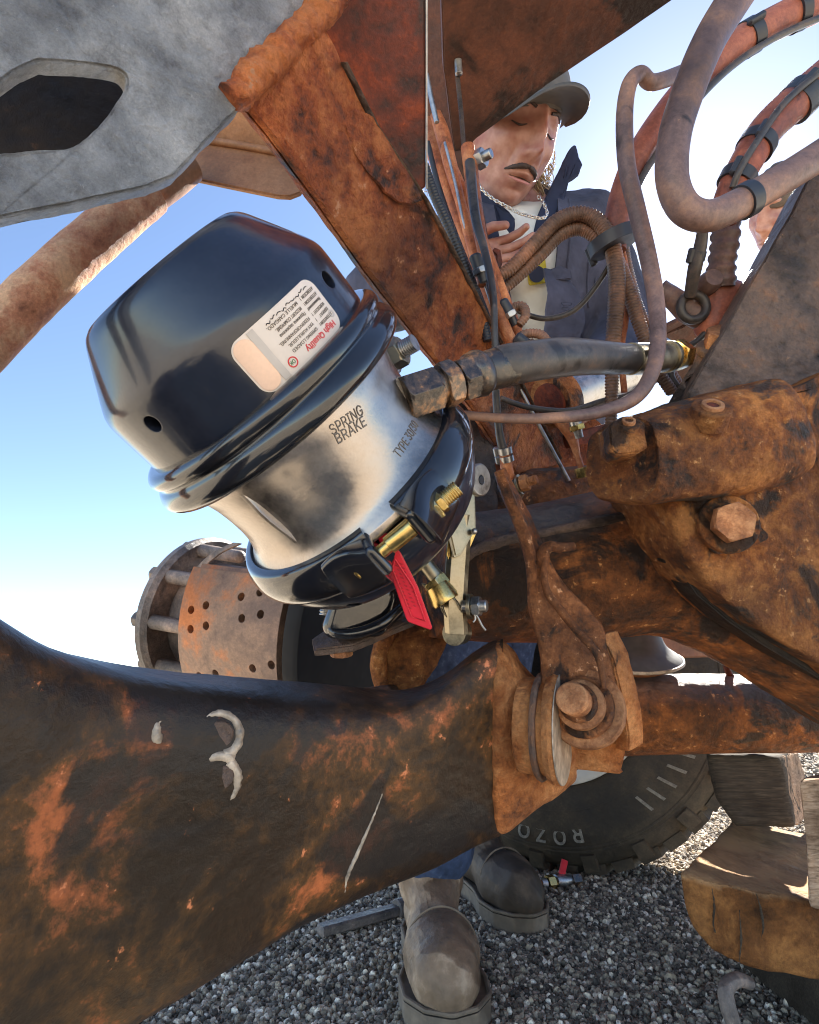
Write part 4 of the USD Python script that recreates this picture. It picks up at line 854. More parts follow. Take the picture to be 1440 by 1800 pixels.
# ------------------------------------------------------------------ slack adjuster, clevis and pins
sl = Thing('slack_adjuster', 'olive zinc slack adjuster arm with clevis and split pin', 'slack adjuster')
sl.add('arm', sweep_rect(ats([(808, 905, .500), (806, 960, .498), (802, 1020, .494), (800, 1070, .492), (802, 1112, .492)]), np.array([(RGT * 20 - UPV * 1) * .5 / FOC] * 5), .016), M['zinc_grey'])
sl.add('arm_end', lathe([(-.008, .0108), (.008, .0108)], at(804, 1112, .500), vec(-.45, .1, -.88), 28), M['zinc_grey'])
sl.add('clevis_plate', slab([(805, 900, .49), (838, 930, .495), (820, 830, .50)], [(810, 850), (836, 842), (838, 930), (812, 975), (800, 980), (790, 935), (802, 910)], .005, rnd=.001), M['zinc_grey'])
sl.add('clevis_plate', slab([(788, 940, .492), (830, 945, .497), (805, 1000, .49)], [(792, 928), (838, 938), (818, 985), (796, 998), (786, 975)], .004), M['zinc'])
sl.add('push_rod', cyl(at(742, 984, .492), at(790, 1044, .487), .0068, 20), M['zinc_grey'])
sl.add('rod_nut', hexnut(at(762, 1018, .487), unit(at(790, 1044, .487) - at(742, 984, .492)), .0115, .010, .2), M['zinc'])
for (a, b) in (((745, 1030), (770, 1050)), ((778, 1040), (812, 1075)), ((756, 1052), (782, 1080))):
    sl.add('yoke_blade', sweep_rect(ats([(a[0], a[1], .482), ((a[0] + b[0]) / 2 + 4, (a[1] + b[1]) / 2 - 5, .480), (b[0], b[1], .482)]), np.array([(RGT * 4 - UPV * 5) * .48 / FOC] * 3), .0018), M['zinc_grey'])
sl.add('yoke_collar', lathe([(0, .0105), (.012, .0125), (.016, .0115)], at(768, 1030, .484), vec(.5, -.8, -.2), 28), M['zinc'])
p0 = at(812, 1066, .483); pd = vec(.93, .08, -.35)
sl.add('clevis_pin', cyl(p0, p0 + pd * .022, .0052, 18, .001), M['steel'])
sl.add('pin_washer', lathe([(.006, .0105), (.009, .0105)], p0, pd, 28), M['zinc_grey']); sl.add('pin_nut', hexnut(p0 + pd * .0095, pd, .0088, .007), M['steel'])
sl.add('split_pin', tube(ats([(826, 1074, .475), (838, 1082, .474), (848, 1100, .473), (854, 1108, .473)]), .0009, 8), M['steel'])
sl.add('split_pin', tube(ats([(829, 1070, .475), (836, 1086, .474), (832, 1094, .473)]), .0009, 8), M['steel'])
w0 = at(812, 846, .478); wd = vec(.72, .02, -.69)
sl.add('roller', lathe([(-.004, .0125), (.002, .0128), (.0025, .0118), (.0155, .0118), (.016, .0135), (.0195, .0135), (.0205, .0125), (.0205, .004), (.018, .0035)], w0, wd, 40), M['steel'])
sl.add('roller_bore', lathe([(.017, .0036), (.0208, .0034)], w0, wd, 16), M['tie'])
sl.add('rivet', ball_mesh(at(803, 906, .489), .0028), M['steel']); sl.add('rivet', ball_mesh(at(834, 934, .489), .0028), M['steel'])
sl.close()

# ------------------------------------------------------------------ tyre, timber blocks, things on the ground
def at_y(px, py, Y):
    r = FWD + RGT * (px - 720) / FOC + UPV * (900 - py) / FOC; return CAM + r * (Y / r[1])
def dep(p): return float((np.asarray(p) - CAM) @ FWD)
TR_ = .43; TN_ = unit(np.array([-.46, -.89, 0])); TC = at_y(968, 1400, 1.40); TC = np.array([TC[0], 1.40, TR_])
ty = Thing('truck_tyre', 'large dusty all-terrain tyre on a chalky white rim beneath the cross tube', 'tyre')
tpr = catmull(np.array([(-.015, .235, 0), (.012, .25, 0), (.0175, .28, 0), (.018, .32, 0), (.012, .36, 0), (-.002, .395, 0), (-.02, .412, 0), (-.05, .418, 0), (-.19, .418, 0), (-.22, .410, 0), (-.24, .36, 0), (-.24, .28, 0), (-.225, .235, 0)]), 6)[:, :2]
ty.add('carcass', lathe([tuple(p) for p in tpr], TC, TN_, 96), M['tyre'], smooth=60)
tx, tyv, _ = frame(TN_, np.array([0, 0, 1.0]))
def tyre_pt(a, r, t): return TC + TN_ * t + r * (math.cos(a) * tx + math.sin(a) * tyv)
for k in range(44):
    for row, (t0, t1) in enumerate(((-.012, -.070), (-.078, -.128), (-.135, -.215))):
        a0 = (k + .33 * row) * 2 * math.pi / 44; a1 = a0 + 2 * math.pi / 44 * .78
        ring0 = [tyre_pt(a0, .410, t0), tyre_pt(a1, .410, t0), tyre_pt(a1 + .03, .410, t1), tyre_pt(a0 + .03, .410, t1)]
        ring1 = [tyre_pt(a0 + .008, .430, t0 - .003), tyre_pt(a1 - .008, .430, t0 - .003), tyre_pt(a1 + .022, .430, t1 + .003), tyre_pt(a0 + .038, .430, t1 + .003)]
        ty.add('tread_block', skin([np.array(ring0), np.array(ring1)]), M['tyre'], smooth=False)
    if k % 2 == 0:
        a0 = k * 2 * math.pi / 44; a1 = a0 + .085
        ty.add('shoulder_lug', skin([np.array([tyre_pt(a0, .385, .002), tyre_pt(a1, .385, .002), tyre_pt(a1, .415, -.014), tyre_pt(a0, .415, -.014)]), np.array([tyre_pt(a0 + .006, .388, .0095), tyre_pt(a1 - .006, .388, .0095), tyre_pt(a1 - .006, .421, -.004), tyre_pt(a0 + .006, .421, -.004)])]), M['tyre'], smooth=False)
for r, t in ((.372, .008), (.380, .004), (.300, .0168), (.292, .0155)):
    ty.add('sidewall_rib', lathe([(t - .004, r - .003), (t + .002, r - .0015), (t + .002, r + .0015), (t - .004, r + .003)], TC, TN_, 96), M['tyre'])
ty.add('rim', lathe([(-.02, .12), (-.030, .16), (-.02, .195), (.004, .205), (.010, .218), (.020, .238), (.018, .250), (.006, .252), (-.014, .240), (-.03, .22), (-.05, .16), (-.05, .12)], TC, TN_, 80), M['rim'])
ty.add('wheel_disc', lathe([(-.05, .0), (-.03, .10), (-.045, .165), (-.06, .165), (-.07, 0)], TC, TN_, 64), M['rim'])
def tyre_angle(px, py):
    r = FWD + RGT * (px - 720) / FOC + UPV * (900 - py) / FOC; q = CAM + r * (((TC + TN_ * .015 - CAM) @ TN_) / (r @ TN_)) - TC
    return math.atan2(q @ tyv, q @ tx), math.hypot(q @ tyv, q @ tx)
for ch, px, py in (('R', 1018, 1468), ('O', 986, 1473), ('Z', 953, 1473), ('O', 922, 1470)):
    a, r = tyre_angle(px, py); r = min(max(r, .325), .35)
    m = meshkit.text_mesh(ch, .028, .003, True); q = np.array(m.vertices) - [m.extents[0] / 2, .014, 0]
    e = math.cos(a) * tx + math.sin(a) * tyv; tg_ = np.cross(TN_, e)
    c = tyre_pt(a, r, float(np.interp(r, [.32, .36, .395], [.0175, .0115, -.003])))
    xd = -tg_ if (-tg_) @ RGT < 0 else tg_           # reads from right to left, tops outward
    t_ = trimesh.Trimesh(c + np.outer(q[:, 0], xd) + np.outer(q[:, 1], e) + np.outer(q[:, 2], TN_), m.faces, process=False)
    if t_.volume < 0: t_.invert()
    ty.add('raised_letter', t_, M['tyre_letter'], smooth=False)
for k in range(5):
    a, r = tyre_angle(1120 + 14 * k, 1402 - 22 * k); a2 = a + .03
    ty.add('raised_slash', skin([np.array([tyre_pt(a - .010, .315, .014), tyre_pt(a + .010, .315, .014), tyre_pt(a2 + .010, .352, .010), tyre_pt(a2 - .010, .352, .010)]), np.array([tyre_pt(a - .009, .316, .0205), tyre_pt(a + .009, .316, .0205), tyre_pt(a2 + .009, .351, .0165), tyre_pt(a2 - .009, .351, .0165)])]), M['tyre_letter'], smooth=False)
ty.close()

def block_from(poly, Y, back, seed, amp=.003, shear=.77):
    """A timber whose upright face has the given outline, running back from there."""
    P = [at_y(x, y, Y) for x, y in poly]; g = Polygon([(p[0], p[2]) for p in P]).buffer(0)
    t = trimesh.creation.extrude_polygon(g, back, engine='earcut')
    v = np.array(t.vertices); t = trimesh.Trimesh(np.c_[v[:, 0] + shear * v[:, 2], Y + v[:, 2], v[:, 1]], t.faces, process=True)
    if t.volume < 0: t.invert()
    t = refine(t, .010); t = trimesh.Trimesh(t.vertices, t.faces, process=True); trimesh.smoothing.filter_taubin(t, .5, .53, 5)
    return bumpy(t, amp, 24, seed)
sb = Thing('timber_sleeper', 'massive brown cracked timber sleeper with a rounded lower edge', 'timber block')
f1 = block_from([(1194, 1536), (1262, 1552), (1340, 1568), (1440, 1586), (1640, 1620), (1680, 1790), (1440, 1728), (1380, 1716), (1310, 1700), (1250, 1672), (1216, 1632), (1200, 1590)], .72, .27, 4, .004)
sb.add('timber', f1, M['wood_face'])
def crack(pts, name='drying_crack'):
    P = [at_y(x, y, .716) for x, y in pts]; sb.add(name, bumpy(tube(catmull(np.array(P), 5), [.0003, .0008, .0012, .0007, .0003], 6, raw=True), .0012, 260, 2), M['wood_dark'])
crack([(1252, 1562), (1256, 1592), (1254, 1622), (1258, 1640)]); crack([(1330, 1572), (1338, 1600), (1342, 1630), (1338, 1650)]); crack([(1300, 1600), (1303, 1650), (1300, 1690)])
sb.close()
ub = Thing('sawn_block', 'dark sawn timber block with a splintered pale end, wedged under the cross tube', 'timber block')
ub.add('block', block_from([(1240, 1326), (1374, 1328), (1398, 1456), (1290, 1454), (1258, 1410)], .88, .12, 5, .0025), M['wood_dark'])
ub.add('end_grain', rough(slab([(1374, 1328, dep(at_y(1374, 1328, .884))), (1398, 1456, dep(at_y(1398, 1456, .884))), (1400, 1330, dep(at_y(1400, 1330, 1.0)))], [(1376, 1330), (1402, 1322), (1426, 1400), (1412, 1446), (1397, 1453)], .012), .004, .004, 120, 6), M['wood_end'])
ub.close()
kb = Thing('upright_plank', 'pale sunlit plank standing at the far end of the sleeper', 'plank')
kb.add('plank', block_from([(1404, 1372), (1440, 1366), (1520, 1370), (1520, 1612), (1424, 1600), (1418, 1500)], .70, .03, 6, .002), M['wood_end'])
kb.close()
db = Thing('ground_beam', 'blackened timber base beam lying on the gravel under the sleeper', 'timber block')
t_ = refine(trimesh.creation.box([.5, .26, .100]), .02); t_.apply_translation([.735, .86, .050])
db.add('beam', bumpy(t_, .004, 20, 8), M['wood_dark']); db.close()
single('bent_pipe', 'short grey bent pipe stub beside the blackened base beam', 'pipe', rough(tube(ats([(1318, 1728, .60), (1296, 1722, .59), (1277, 1738, .58), (1280, 1770, .57), (1292, 1810, .565), (1296, 1840, .56)]), [.006, .0068, .0075, .0078, .0075, .007], 18), .005, .0010, 70, 2), M['hub'])

G1 = [ground_at(*q) + [0, 0, .012] for q in [(830, 1590), (880, 1576), (925, 1570), (955, 1566)]]
gh = Thing('air_line_coupling', 'brown air line with a brass coupling and small red tap on the gravel', 'air line')
gh.add('line', tube(G1, .0085, 14), M['orange_wire'])
gd = unit(G1[-1] - G1[-2]); gp_ = G1[-1]
gh.add('ferrule', lathe([(-.004, .0105), (.008, .0105)], gp_, gd, 20), M['steel'])
gh.add('brass_nut', hexnut(gp_ + gd * .010, gd, .0145, .016), M['zinc'])
gh.add('valve_body', lathe([(.026, .009), (.030, .0145), (.050, .0145), (.056, .010), (.075, .010)], gp_, gd, 20), M['steel'])
gh.add('end_nut', hexnut(gp_ + gd * .066, gd, .0145, .02), M['fitting'])
h0 = gp_ + gd * .045 + [0, 0, .012]
gh.add('red_lever', bar(h0, h0 + np.array([.010, .004, .026]), .013, .006, FWD, .001), M['red'])
gh.close()
pr0, pr1 = ground_at(560, 1655) + [0, 0, .014], ground_at(700, 1615) + [0, 0, .014]
pb = Thing('pry_bar', 'dark steel bar lying on gravel behind the worn boot', 'bar')
pb.add('bar', bar(pr0, pr1, .024, .016, None, .003), M['hub']); pb.add('socket', cyl(pr1 - unit(pr1 - pr0) * .005, pr1 + unit(pr1 - pr0) * .02, .017, 18, .002), M['hub']); pb.close()

# far things: a white van, a scrubby tree
def van(name, label, cx, cy, yaw):
    t = Thing(name, label, 'van'); c, s = math.cos(yaw), math.sin(yaw)
    def tf(m): m = m.copy(); m.apply_transform(trimesh.transformations.rotation_matrix(yaw, [0, 0, 1])); m.apply_translation([cx, cy, 0]); return m
    prof = Polygon([(-2.4, .35), (-2.4, 1.9), (-2.2, 2.05), (.9, 2.05), (1.55, 1.25), (2.3, 1.05), (2.45, .8), (2.45, .35)]).buffer(-.06).buffer(.06)
    b = trimesh.creation.extrude_polygon(prof, 1.7, engine='earcut'); v_ = np.array(b.vertices); b = trimesh.Trimesh(np.c_[v_[:, 0], v_[:, 2] - .85, v_[:, 1]], b.faces); b.fix_normals()
    t.add('body', tf(b), M['white_paint'])
    for x0, x1 in ((.15, .95), (-1.0, .0), (-2.2, -1.15)):
        for sd in (-1, 1):
            w = trimesh.creation.box([x1 - x0, .02, .5]); w.apply_translation([(x0 + x1) / 2, sd * .853, 1.62]); t.add('window', tf(w), M['glass'])
            dd_ = trimesh.creation.box([.012, .012, 1.2]); dd_.apply_translation([x0 - .06, sd * .852, 1.05]); t.add('door_seam', tf(dd_), M['tie'])
    for sd in (-1, 1):
        hnd = trimesh.creation.box([.14, .03, .035]); hnd.apply_translation([.25, sd * .86, 1.15]); t.add('door_handle', tf(hnd), M['tie'])
        for x in (-1.5, 1.5):
            w = trimesh.creation.cylinder(.34, .24, sections=32); w.apply_transform(trimesh.transformations.rotation_matrix(math.pi / 2, [1, 0, 0])); w.apply_translation([x, sd * .78, .34]); i = t.add('wheel', tf(w), M['tyre'])
            r_ = trimesh.creation.cylinder(.19, .26, sections=24); r_.apply_transform(trimesh.transformations.rotation_matrix(math.pi / 2, [1, 0, 0])); r_.apply_translation([x, sd * .785, .34]); t.add('hubcap', tf(r_), M['steel'], i)
    lg = trimesh.creation.box([.04, .3, .2]); lg.apply_translation([2.45, .6, .82]); t.add('headlight', tf(lg), M['glass'])
    lg = trimesh.creation.box([.04, .3, .2]); lg.apply_translation([2.45, -.6, .82]); t.add('headlight', tf(lg), M['glass'])
    t.close()
van('parked_van', 'white van parked on the gravel in the distance beyond the cross tube', 4.6, 7.6, 2.5)
def scrub(px, Y, h, seed, label):
    p = at_y(px, 1190, Y); base = np.array([p[0], Y, 0]); t = Thing('scrub_tree', label, 'tree'); r = np.random.default_rng(seed)
    t.add('trunk', tube([base, base + [.05, 0, h * .35], base + [0, .03, h * .7]], [h * .03, h * .022, h * .008], 8), M['bark'])
    V, F = [], []
    for k in range(1500):
        d = r.normal(size=3); d /= np.linalg.norm(d); c = base + [0, 0, h * .62] + d * np.array([.42, .42, .38]) * h * r.random() ** .4 * (0.75 + .4 * meshkit.noise(d * 2.5 + seed))
        a, b = r.normal(size=3), r.normal(size=3); a, b = unit(a) * h * .022, unit(b) * h * .013; i = len(V); V += [c - a, c + b, c + a, c - b]; F += [[i, i + 1, i + 2], [i, i + 2, i + 3]]
    t.add('crown', trimesh.Trimesh(V, F, process=False), M['leaf'], smooth=False); t.close()
scrub(275, 30, 1.7, 1, 'small scrubby tree on the horizon beyond the wheel hub'); scrub(300, 34, 1.3, 2, 'low bushy tree peeking between the wheel hub and the dark beam')

# ------------------------------------------------------------------ hoses, pipes and wires
def wid(pts, w):                                # radii from widths in the picture
    w = np.interp(np.linspace(0, 1, len(pts)), np.linspace(0, 1, np.size(w)), np.atleast_1d(w)); return [a * p[2] / FOC / 2 for a, p in zip(w, pts)]
def hose(name, label, cat, pts, w, m, rib=None, n=18, **k):
    t = Thing(name, label, cat, **k); t.add('sheath', tube(ats(pts), wid(pts, w), n, 8, rib), M[m], smooth=60); return t
def tie(t, px, py, d, axis, r, wdt=.009, name='cable_tie', m='tie'):
    i = t.add(name, lathe([(-wdt / 2, r * .9), (-wdt / 2, r * 1.09), (wdt / 2, r * 1.09), (wdt / 2, r * .9)], at(px, py, d), axis, 28), M[m]); 
    x, y, a = frame(axis); c = at(px, py, d) + x * r * 1.15; t.add('tie_head', bar(c - a * wdt * .8, c + a * wdt * .8, .008, .007, y), M[m], i)

# main brake hose with its fittings
mh = Thing('brake_hose', 'thick black rubber brake hose screwed into the aluminium housing', 'hose')
HP = [(706, 703, .400), (742, 692, .405), (800, 672, .415), (846, 654, .424), (900, 640, .435), (990, 630, .47), (1080, 632, .52), (1150, 630, .57), (1215, 622, .62)]
HQ = ats(HP)
def along(a, b): return unit(at(*b) - at(*a))
a1 = along(HP[0], HP[2])
mh.add('adaptor', hexnut(HQ[0] + a1 * .001, a1, .0172, .027, .35), M['fitting'])
mh.add('neck', lathe([(.027, .0125), (.033, .0125)], HQ[0], a1, 24), M['fitting'])
mh.add('swivel_nut', hexnut(HQ[0] + a1 * .0325, a1, .0175, .012, .1), M['fitting'])
mh.add('second_nut', hexnut(HQ[0] + a1 * .0465, a1, .0168, .013, .45), M['fitting'])
a2 = along(HP[2], HP[3])
mh.add('collar', rough(lathe([(-.002, .013), (.003, .0165), (.010, .0178), (.014, .0165), (.017, .0138)], at(822, 664, .420), a2, 36), .003, .0005, 200), M['fitting'])
mh.add('ferrule', lathe([(0, .0128), (.002, .0142), (.010, .0152), (.028, .0158)], at(842, 656, .424), along(HP[3], HP[4]), 32), M['fitting'])
hp2 = [(872, 646, .430), (905, 639, .437), (990, 628, .47), (1060, 629, .515), (1118, 632, .55)]
mh.add('sheath', tube(ats(hp2), wid(hp2, [70, 72, 68, 58, 50]), 28), M['hose'], smooth=60)
hp3 = [(1108, 631, .543), (1150, 630, .57), (1172, 628, .59)]
mh.add('end_ferrule', tube(ats(hp3), [.0152, .0150, .0145], 28), M['zinc_grey']); mh.add('end_ring', lathe([(-.003, .0165), (.004, .0165)], at(1172, 627, .588), along(hp3[0], hp3[2]), 28), M['zinc_grey'])
mh.add('end_nut', hexnut(at(1185, 625, .60), along(hp3[0], hp3[2]), .0165, .018), M['zinc'])
mh.close()
t = hose('return_line', 'thin dark rubber line looping from the valve block to the housing', 'line', [(1200, 128, .62), (1165, 141, .60), (1143, 144, .592), (1125, 130, .585), (1106, 150, .58), (1098, 205, .575), (1102, 290, .57), (1120, 370, .565), (1138, 445, .56), (1152, 520, .55), (1157, 590, .535), (1148, 650, .515), (1115, 700, .50), (1045, 726, .485), (960, 735, .47), (880, 735, .46), (800, 728, .45)], [26, 26, 26, 28, 30, 30, 29, 28, 26, 22, 17, 16], 'hose_mauve')
t.close()
t = hose('loop_hose', 'fat dusty hose making a deep U in front of the sun', 'hose', [(1330, -60, .56), (1290, 0, .55), (1245, 75, .54), (1210, 160, .53), (1186, 240, .525), (1182, 315, .52), (1203, 365, .52), (1245, 380, .52), (1300, 358, .525), (1350, 330, .53), (1400, 300, .535), (1470, 255, .545), (1560, 190, .55)], [62, 60, 57, 56, 55, 54, 53, 52, 52, 54, 54], 'hose_mauve', n=24)
tie(t, 1312, 352, .526, along((1300, 358, .525), (1350, 330, .53)), .0145, .012); t.close()
t = hose('long_air_hose', 'red dust covered hose with dark clamps sweeping down from the top', 'hose', [(1500, -40, .72), (1440, 5, .71), (1380, 32, .70), (1310, 70, .69), (1240, 125, .68), (1180, 190, .67), (1125, 270, .665), (1095, 340, .66), (1083, 400, .66), (1080, 440, .66)], [58, 56, 54, 52, 50, 47, 44, 42, 40], 'hose_red', n=22)
t.add('bonded_line', tube(ats([(1500, 10, .70), (1400, 48, .685), (1320, 92, .675), (1250, 150, .665), (1180, 235, .655), (1130, 310, .65), (1105, 370, .65)]), .004, 10), M['hose'])
tie(t, 1318, 66, .69, along((1340, 55, .69), (1290, 85, .69)), .0185, .014); tie(t, 1400, 22, .70, along((1420, 15, .70), (1380, 32, .70)), .0195, .012); t.close()
t = hose('upper_hose', 'reddish hose strapped above the fat U hose', 'hose', [(1540, 60, .60), (1470, 120, .59), (1410, 170, .58), (1350, 225, .575), (1312, 285, .57), (1285, 340, .57), (1270, 390, .575)], [64, 62, 60, 58, 55, 50, 46], 'hose_red', n=22)
tie(t, 1405, 176, .58, along((1430, 150, .58), (1380, 200, .58)), .0178, .018); tie(t, 1330, 256, .572, along((1350, 225, .575), (1312, 285, .57)), .0165, .012); tie(t, 1296, 316, .57, along((1312, 285, .57), (1285, 340, .57)), .0160, .012); t.close()
hose('thin_cable', 'thin dark cable running along the strapped reddish hose', 'cable', [(1500, 85, .56), (1440, 128, .56), (1380, 180, .555), (1330, 250, .55), (1300, 300, .55), (1288, 330, .555)], 12, 'hose', n=10).close()
t = hose('valve_hose', 'vertical ribbed hose dropping into the orange valve elbow', 'hose', [(1275, 370, .64), (1275, 420, .64), (1268, 470, .645), (1266, 510, .65)], [46, 46, 44, 50], 'hose_mauve', rib=.012, n=22); t.close()
vb = Thing('valve_elbow', 'orange rusty elbow valve with a round lug below the ribbed hose', 'valve')
vb.add('body', rough(hull((at(1258, 520, .66), .020), (at(1285, 520, .66), .018), (at(1252, 570, .66), .020), (at(1282, 560, .67), .020)), .004, .0012, 90, 2), M['hose_red'])
vb.add('side_boss', rough(tube(ats([(1250, 560, .66), (1215, 550, .66), (1185, 525, .66), (1160, 508, .66)]), [.017, .014, .012, .011], 18), .005, .0008, 80), M['hose_mauve'])
vb.add('lug_ring', rough(trimesh.creation.torus(.0145, .0052, 32, 12).apply_transform(np.array(np.vstack([np.c_[np.stack(frame(-FWD), 1), at(1219, 540, .645)], [0, 0, 0, 1]]))), .003, .0003, 150), M['hose'])
vb.add('knuckle', lathe([(0, .012), (.012, .0125), (.02, .010)], at(1240, 505, .65), vec(0, .2, -1), 20), M['hose_mauve'])
vb.add('base_plug', hexnut(at(1272, 588, .655), UPV, .019, .02), M['hose_red'])
vb.close()
t = hose('sensor_cable', 'dark knobbly cable hanging from the U hose to the valve lug', 'cable', [(1236, 392, .60), (1232, 430, .61), (1222, 470, .62), (1213, 520, .64)], [16, 22, 24, 20], 'hose', n=14)
tie(t, 1228, 450, .615, along((1232, 430, .61), (1222, 470, .62)), .0068, .010); t.close()
t = hose('conduit', 'ribbed brown conduit arching over the jacket, nearest the face', 'conduit', [(868, 520, .66), (874, 490, .66), (900, 470, .66), (940, 428, .66), (980, 388, .66), (1020, 376, .66), (1052, 390, .655), (1074, 425, .65), (1084, 480, .645), (1083, 540, .64), (1078, 600, .64), (1076, 660, .64), (1075, 720, .64), (1074, 780, .64), (1073, 830, .64)], [22, 22, 23, 25, 26, 27, 28, 28, 27, 25, 23, 20, 19, 18], 'conduit', rib=.0036, n=16)
tie(t, 1078, 425, .65, vec(.35, -.9, 0), .026, .014); t.close()
hose('conduit', 'lower ribbed conduit of the arching pair, ending beside the hand', 'conduit', [(868, 548, .67), (880, 515, .67), (908, 488, .67), (950, 448, .67), (985, 412, .67), (1022, 402, .67), (1058, 424, .665), (1086, 462, .66), (1108, 520, .655), (1128, 580, .65), (1150, 640, .65), (1182, 690, .66)], [20, 20, 22, 23, 24, 25, 25, 24, 22, 20, 20], 'conduit', rib=.0036, n=16).close()
hose('conduit', 'straight ribbed conduit glinting against the sun', 'conduit', [(1088, 400, .68), (1098, 470, .68), (1118, 540, .68), (1145, 600, .68), (1172, 650, .69), (1196, 690, .70)], [26, 26, 25, 25, 24], 'conduit', rib=.0036, n=16).close()
hose('conduit', 'small coiled ribbed conduit curling beside the brake line', 'conduit', [(892, 560, .62), (905, 540, .62), (920, 540, .615), (924, 555, .61), (912, 572, .61)], [15, 16, 16, 15], 'conduit', rib=.003, n=12).close()
hose('conduit', 'short ribbed conduit loop resting on top of the brake hose', 'conduit', [(915, 590, .58), (930, 586, .58), (950, 588, .575), (962, 600, .57), (965, 612, .57)], [15, 16, 16, 14], 'conduit', rib=.003, n=12).close()
hose('conduit', 'black ribbed conduit running down behind the strut edge', 'conduit', [(745, 290, .60), (765, 345, .60), (790, 400, .60), (818, 470, .61), (845, 540, .62), (858, 600, .62)], [17, 18, 17, 16], 'tie', rib=.0034, n=12).close()
t = hose('brake_pipe', 'long thin dark brake pipe running down to the union on the axle', 'pipe', [(826, 285, .62), (836, 380, .60), (852, 440, .58), (866, 510, .565), (870, 590, .555), (872, 690, .555), (878, 760, .565), (887, 800, .572)], [18, 17, 14, 13, 12, 13, 14, 17], 'hose', n=14)
t.add('sleeve', tube(ats([(886, 790, .571), (892, 830, .575), (897, 852, .578)]), [.0058, .0066, .0070], 16), M['orange_wire'])
tie(t, 888, 792, .571, along((878, 760, .565), (887, 800, .572)), .0065, .007, 'hose_clip', 'steel'); tie(t, 891, 806, .572, along((878, 760, .565), (887, 800, .572)), .0065, .006, 'hose_clip', 'steel'); t.close()
un = Thing('axle_union', 'rusty elbow union with a threaded bolt standing on the axle', 'fitting')
un.add('body', rough(hull((at(897, 850, .578), .0085), (at(905, 868, .578), .009), (at(912, 852, .578), .0085)), .003, .0008, 150, 2), M['fitting'])
ud = vec(.8, .25, -.5); u0 = at(912, 852, .573)
un.add('washer', lathe([(0, .0105), (.002, .0105)], u0, ud, 24), M['zinc_grey']); un.add('nut', hexnut(u0 + ud * .0025, ud, .0085, .008), M['rusty_bolt']); un.add('thread', tube([u0 + ud * .009, u0 + ud * .020], .0046, 12, rib=.0018), M['rusty_bolt'])
un.close()
for k, (nm, lb, pts, w, m) in enumerate((
    ('rusty_line', 'thick orange rust coated line leaving the gap behind the gusset', [(752, 215, .70), (765, 270, .69), (790, 330, .68), (825, 420, .67), (858, 510, .66), (885, 590, .65), (900, 650, .65)], [26, 30, 33, 34, 32, 28], 'orange_wire'),
    ('rusty_line', 'orange rust coated line with a swollen joint near its top', [(766, 200, .66), (778, 235, .66), (792, 290, .65), (808, 350, .64), (830, 430, .63), (850, 500, .62)], [20, 26, 24, 18, 20, 20], 'orange_wire'),
    ('rusty_line', 'slim orange line crossing in front of the jacket', [(795, 290, .67), (820, 350, .66), (852, 430, .65), (878, 500, .65), (905, 570, .65), (920, 620, .65)], [16, 18, 18, 20, 18], 'orange_wire'),
    ('rusty_line', 'orange line bent round the thin steel rod, nearest the necklace', [(822, 258, .63), (828, 300, .625), (834, 350, .615), (846, 420, .61), (860, 480, .61), (882, 560, .61), (910, 625, .61)], [24, 26, 24, 20, 20, 22], 'orange_wire'),
    ('steel_wire', 'thin bright wire running beside the strut edge', [(750, 130, .62), (760, 180, .62), (768, 215, .62)], [8, 9, 9], 'steel'),
    ('steel_wire', 'straight thin rod slanting down in front of the back bracket', [(908, 672, .70), (950, 752, .71), (1000, 845, .72)], [7, 7, 7], 'steel'),
    ('orange_tube', 'short orange tube ending in a small brass union', [(985, 738, .68), (1005, 768, .68), (1015, 800, .68), (1022, 822, .68)], [24, 20, 11, 11], 'orange_wire'))):
    t = hose(nm, lb, 'line' if 'wire' not in nm else 'wire', pts, w, m, n=14)
    if nm == 'orange_tube': t.add('union_nut', hexnut(at(1023, 822, .68), vec(.2, -.95, 0), .010, .012), M['zinc'])
    t.close()
for k, (lb, pts, w, m) in enumerate((
    ('thin black cable nearest the strut edge', [(752, 250, .66), (772, 330, .655), (800, 410, .65), (836, 500, .64), (866, 580, .63), (884, 640, .63)], [9, 10, 10, 9], 'tie'),
    ('thin dark cable crossing behind the long brake pipe', [(800, 330, .70), (826, 420, .70), (858, 520, .69), (898, 600, .68), (935, 645, .68)], [10, 11, 10], 'hose'),
    ('dark cable drooping between the ribbed conduits and the collar tie', [(1086, 440, .66), (1050, 500, .68), (1010, 545, .69), (960, 560, .69), (915, 548, .68), (890, 530, .67)], [9, 10, 9], 'hose'),
    ('thin rust coated cable dropping past the sleeve to the brake hose', [(1092, 430, .67), (1104, 500, .67), (1100, 560, .665), (1092, 620, .66), (1098, 690, .66)], [11, 12, 11], 'orange_wire'),
    ('slim dark cable sagging beneath the thick brake hose', [(880, 700, .62), (930, 716, .63), (1000, 722, .64), (1060, 705, .65), (1120, 690, .66), (1190, 640, .67)], [10, 11, 10], 'hose'),
    ('dark cable rising from the valve lug towards the wall edge', [(1200, 690, .66), (1180, 660, .66), (1190, 620, .655), (1225, 600, .655), (1262, 560, .65)], [12, 12, 11], 'hose'),
    ('fine pale wire twisted beside the swollen rust coated line', [(782, 250, .64), (800, 320, .635), (818, 400, .63), (846, 480, .625), (872, 560, .62)], [5, 5, 5], 'steel'))):
    hose('thin_cable', lb, 'cable', pts, w, m, n=10).close()
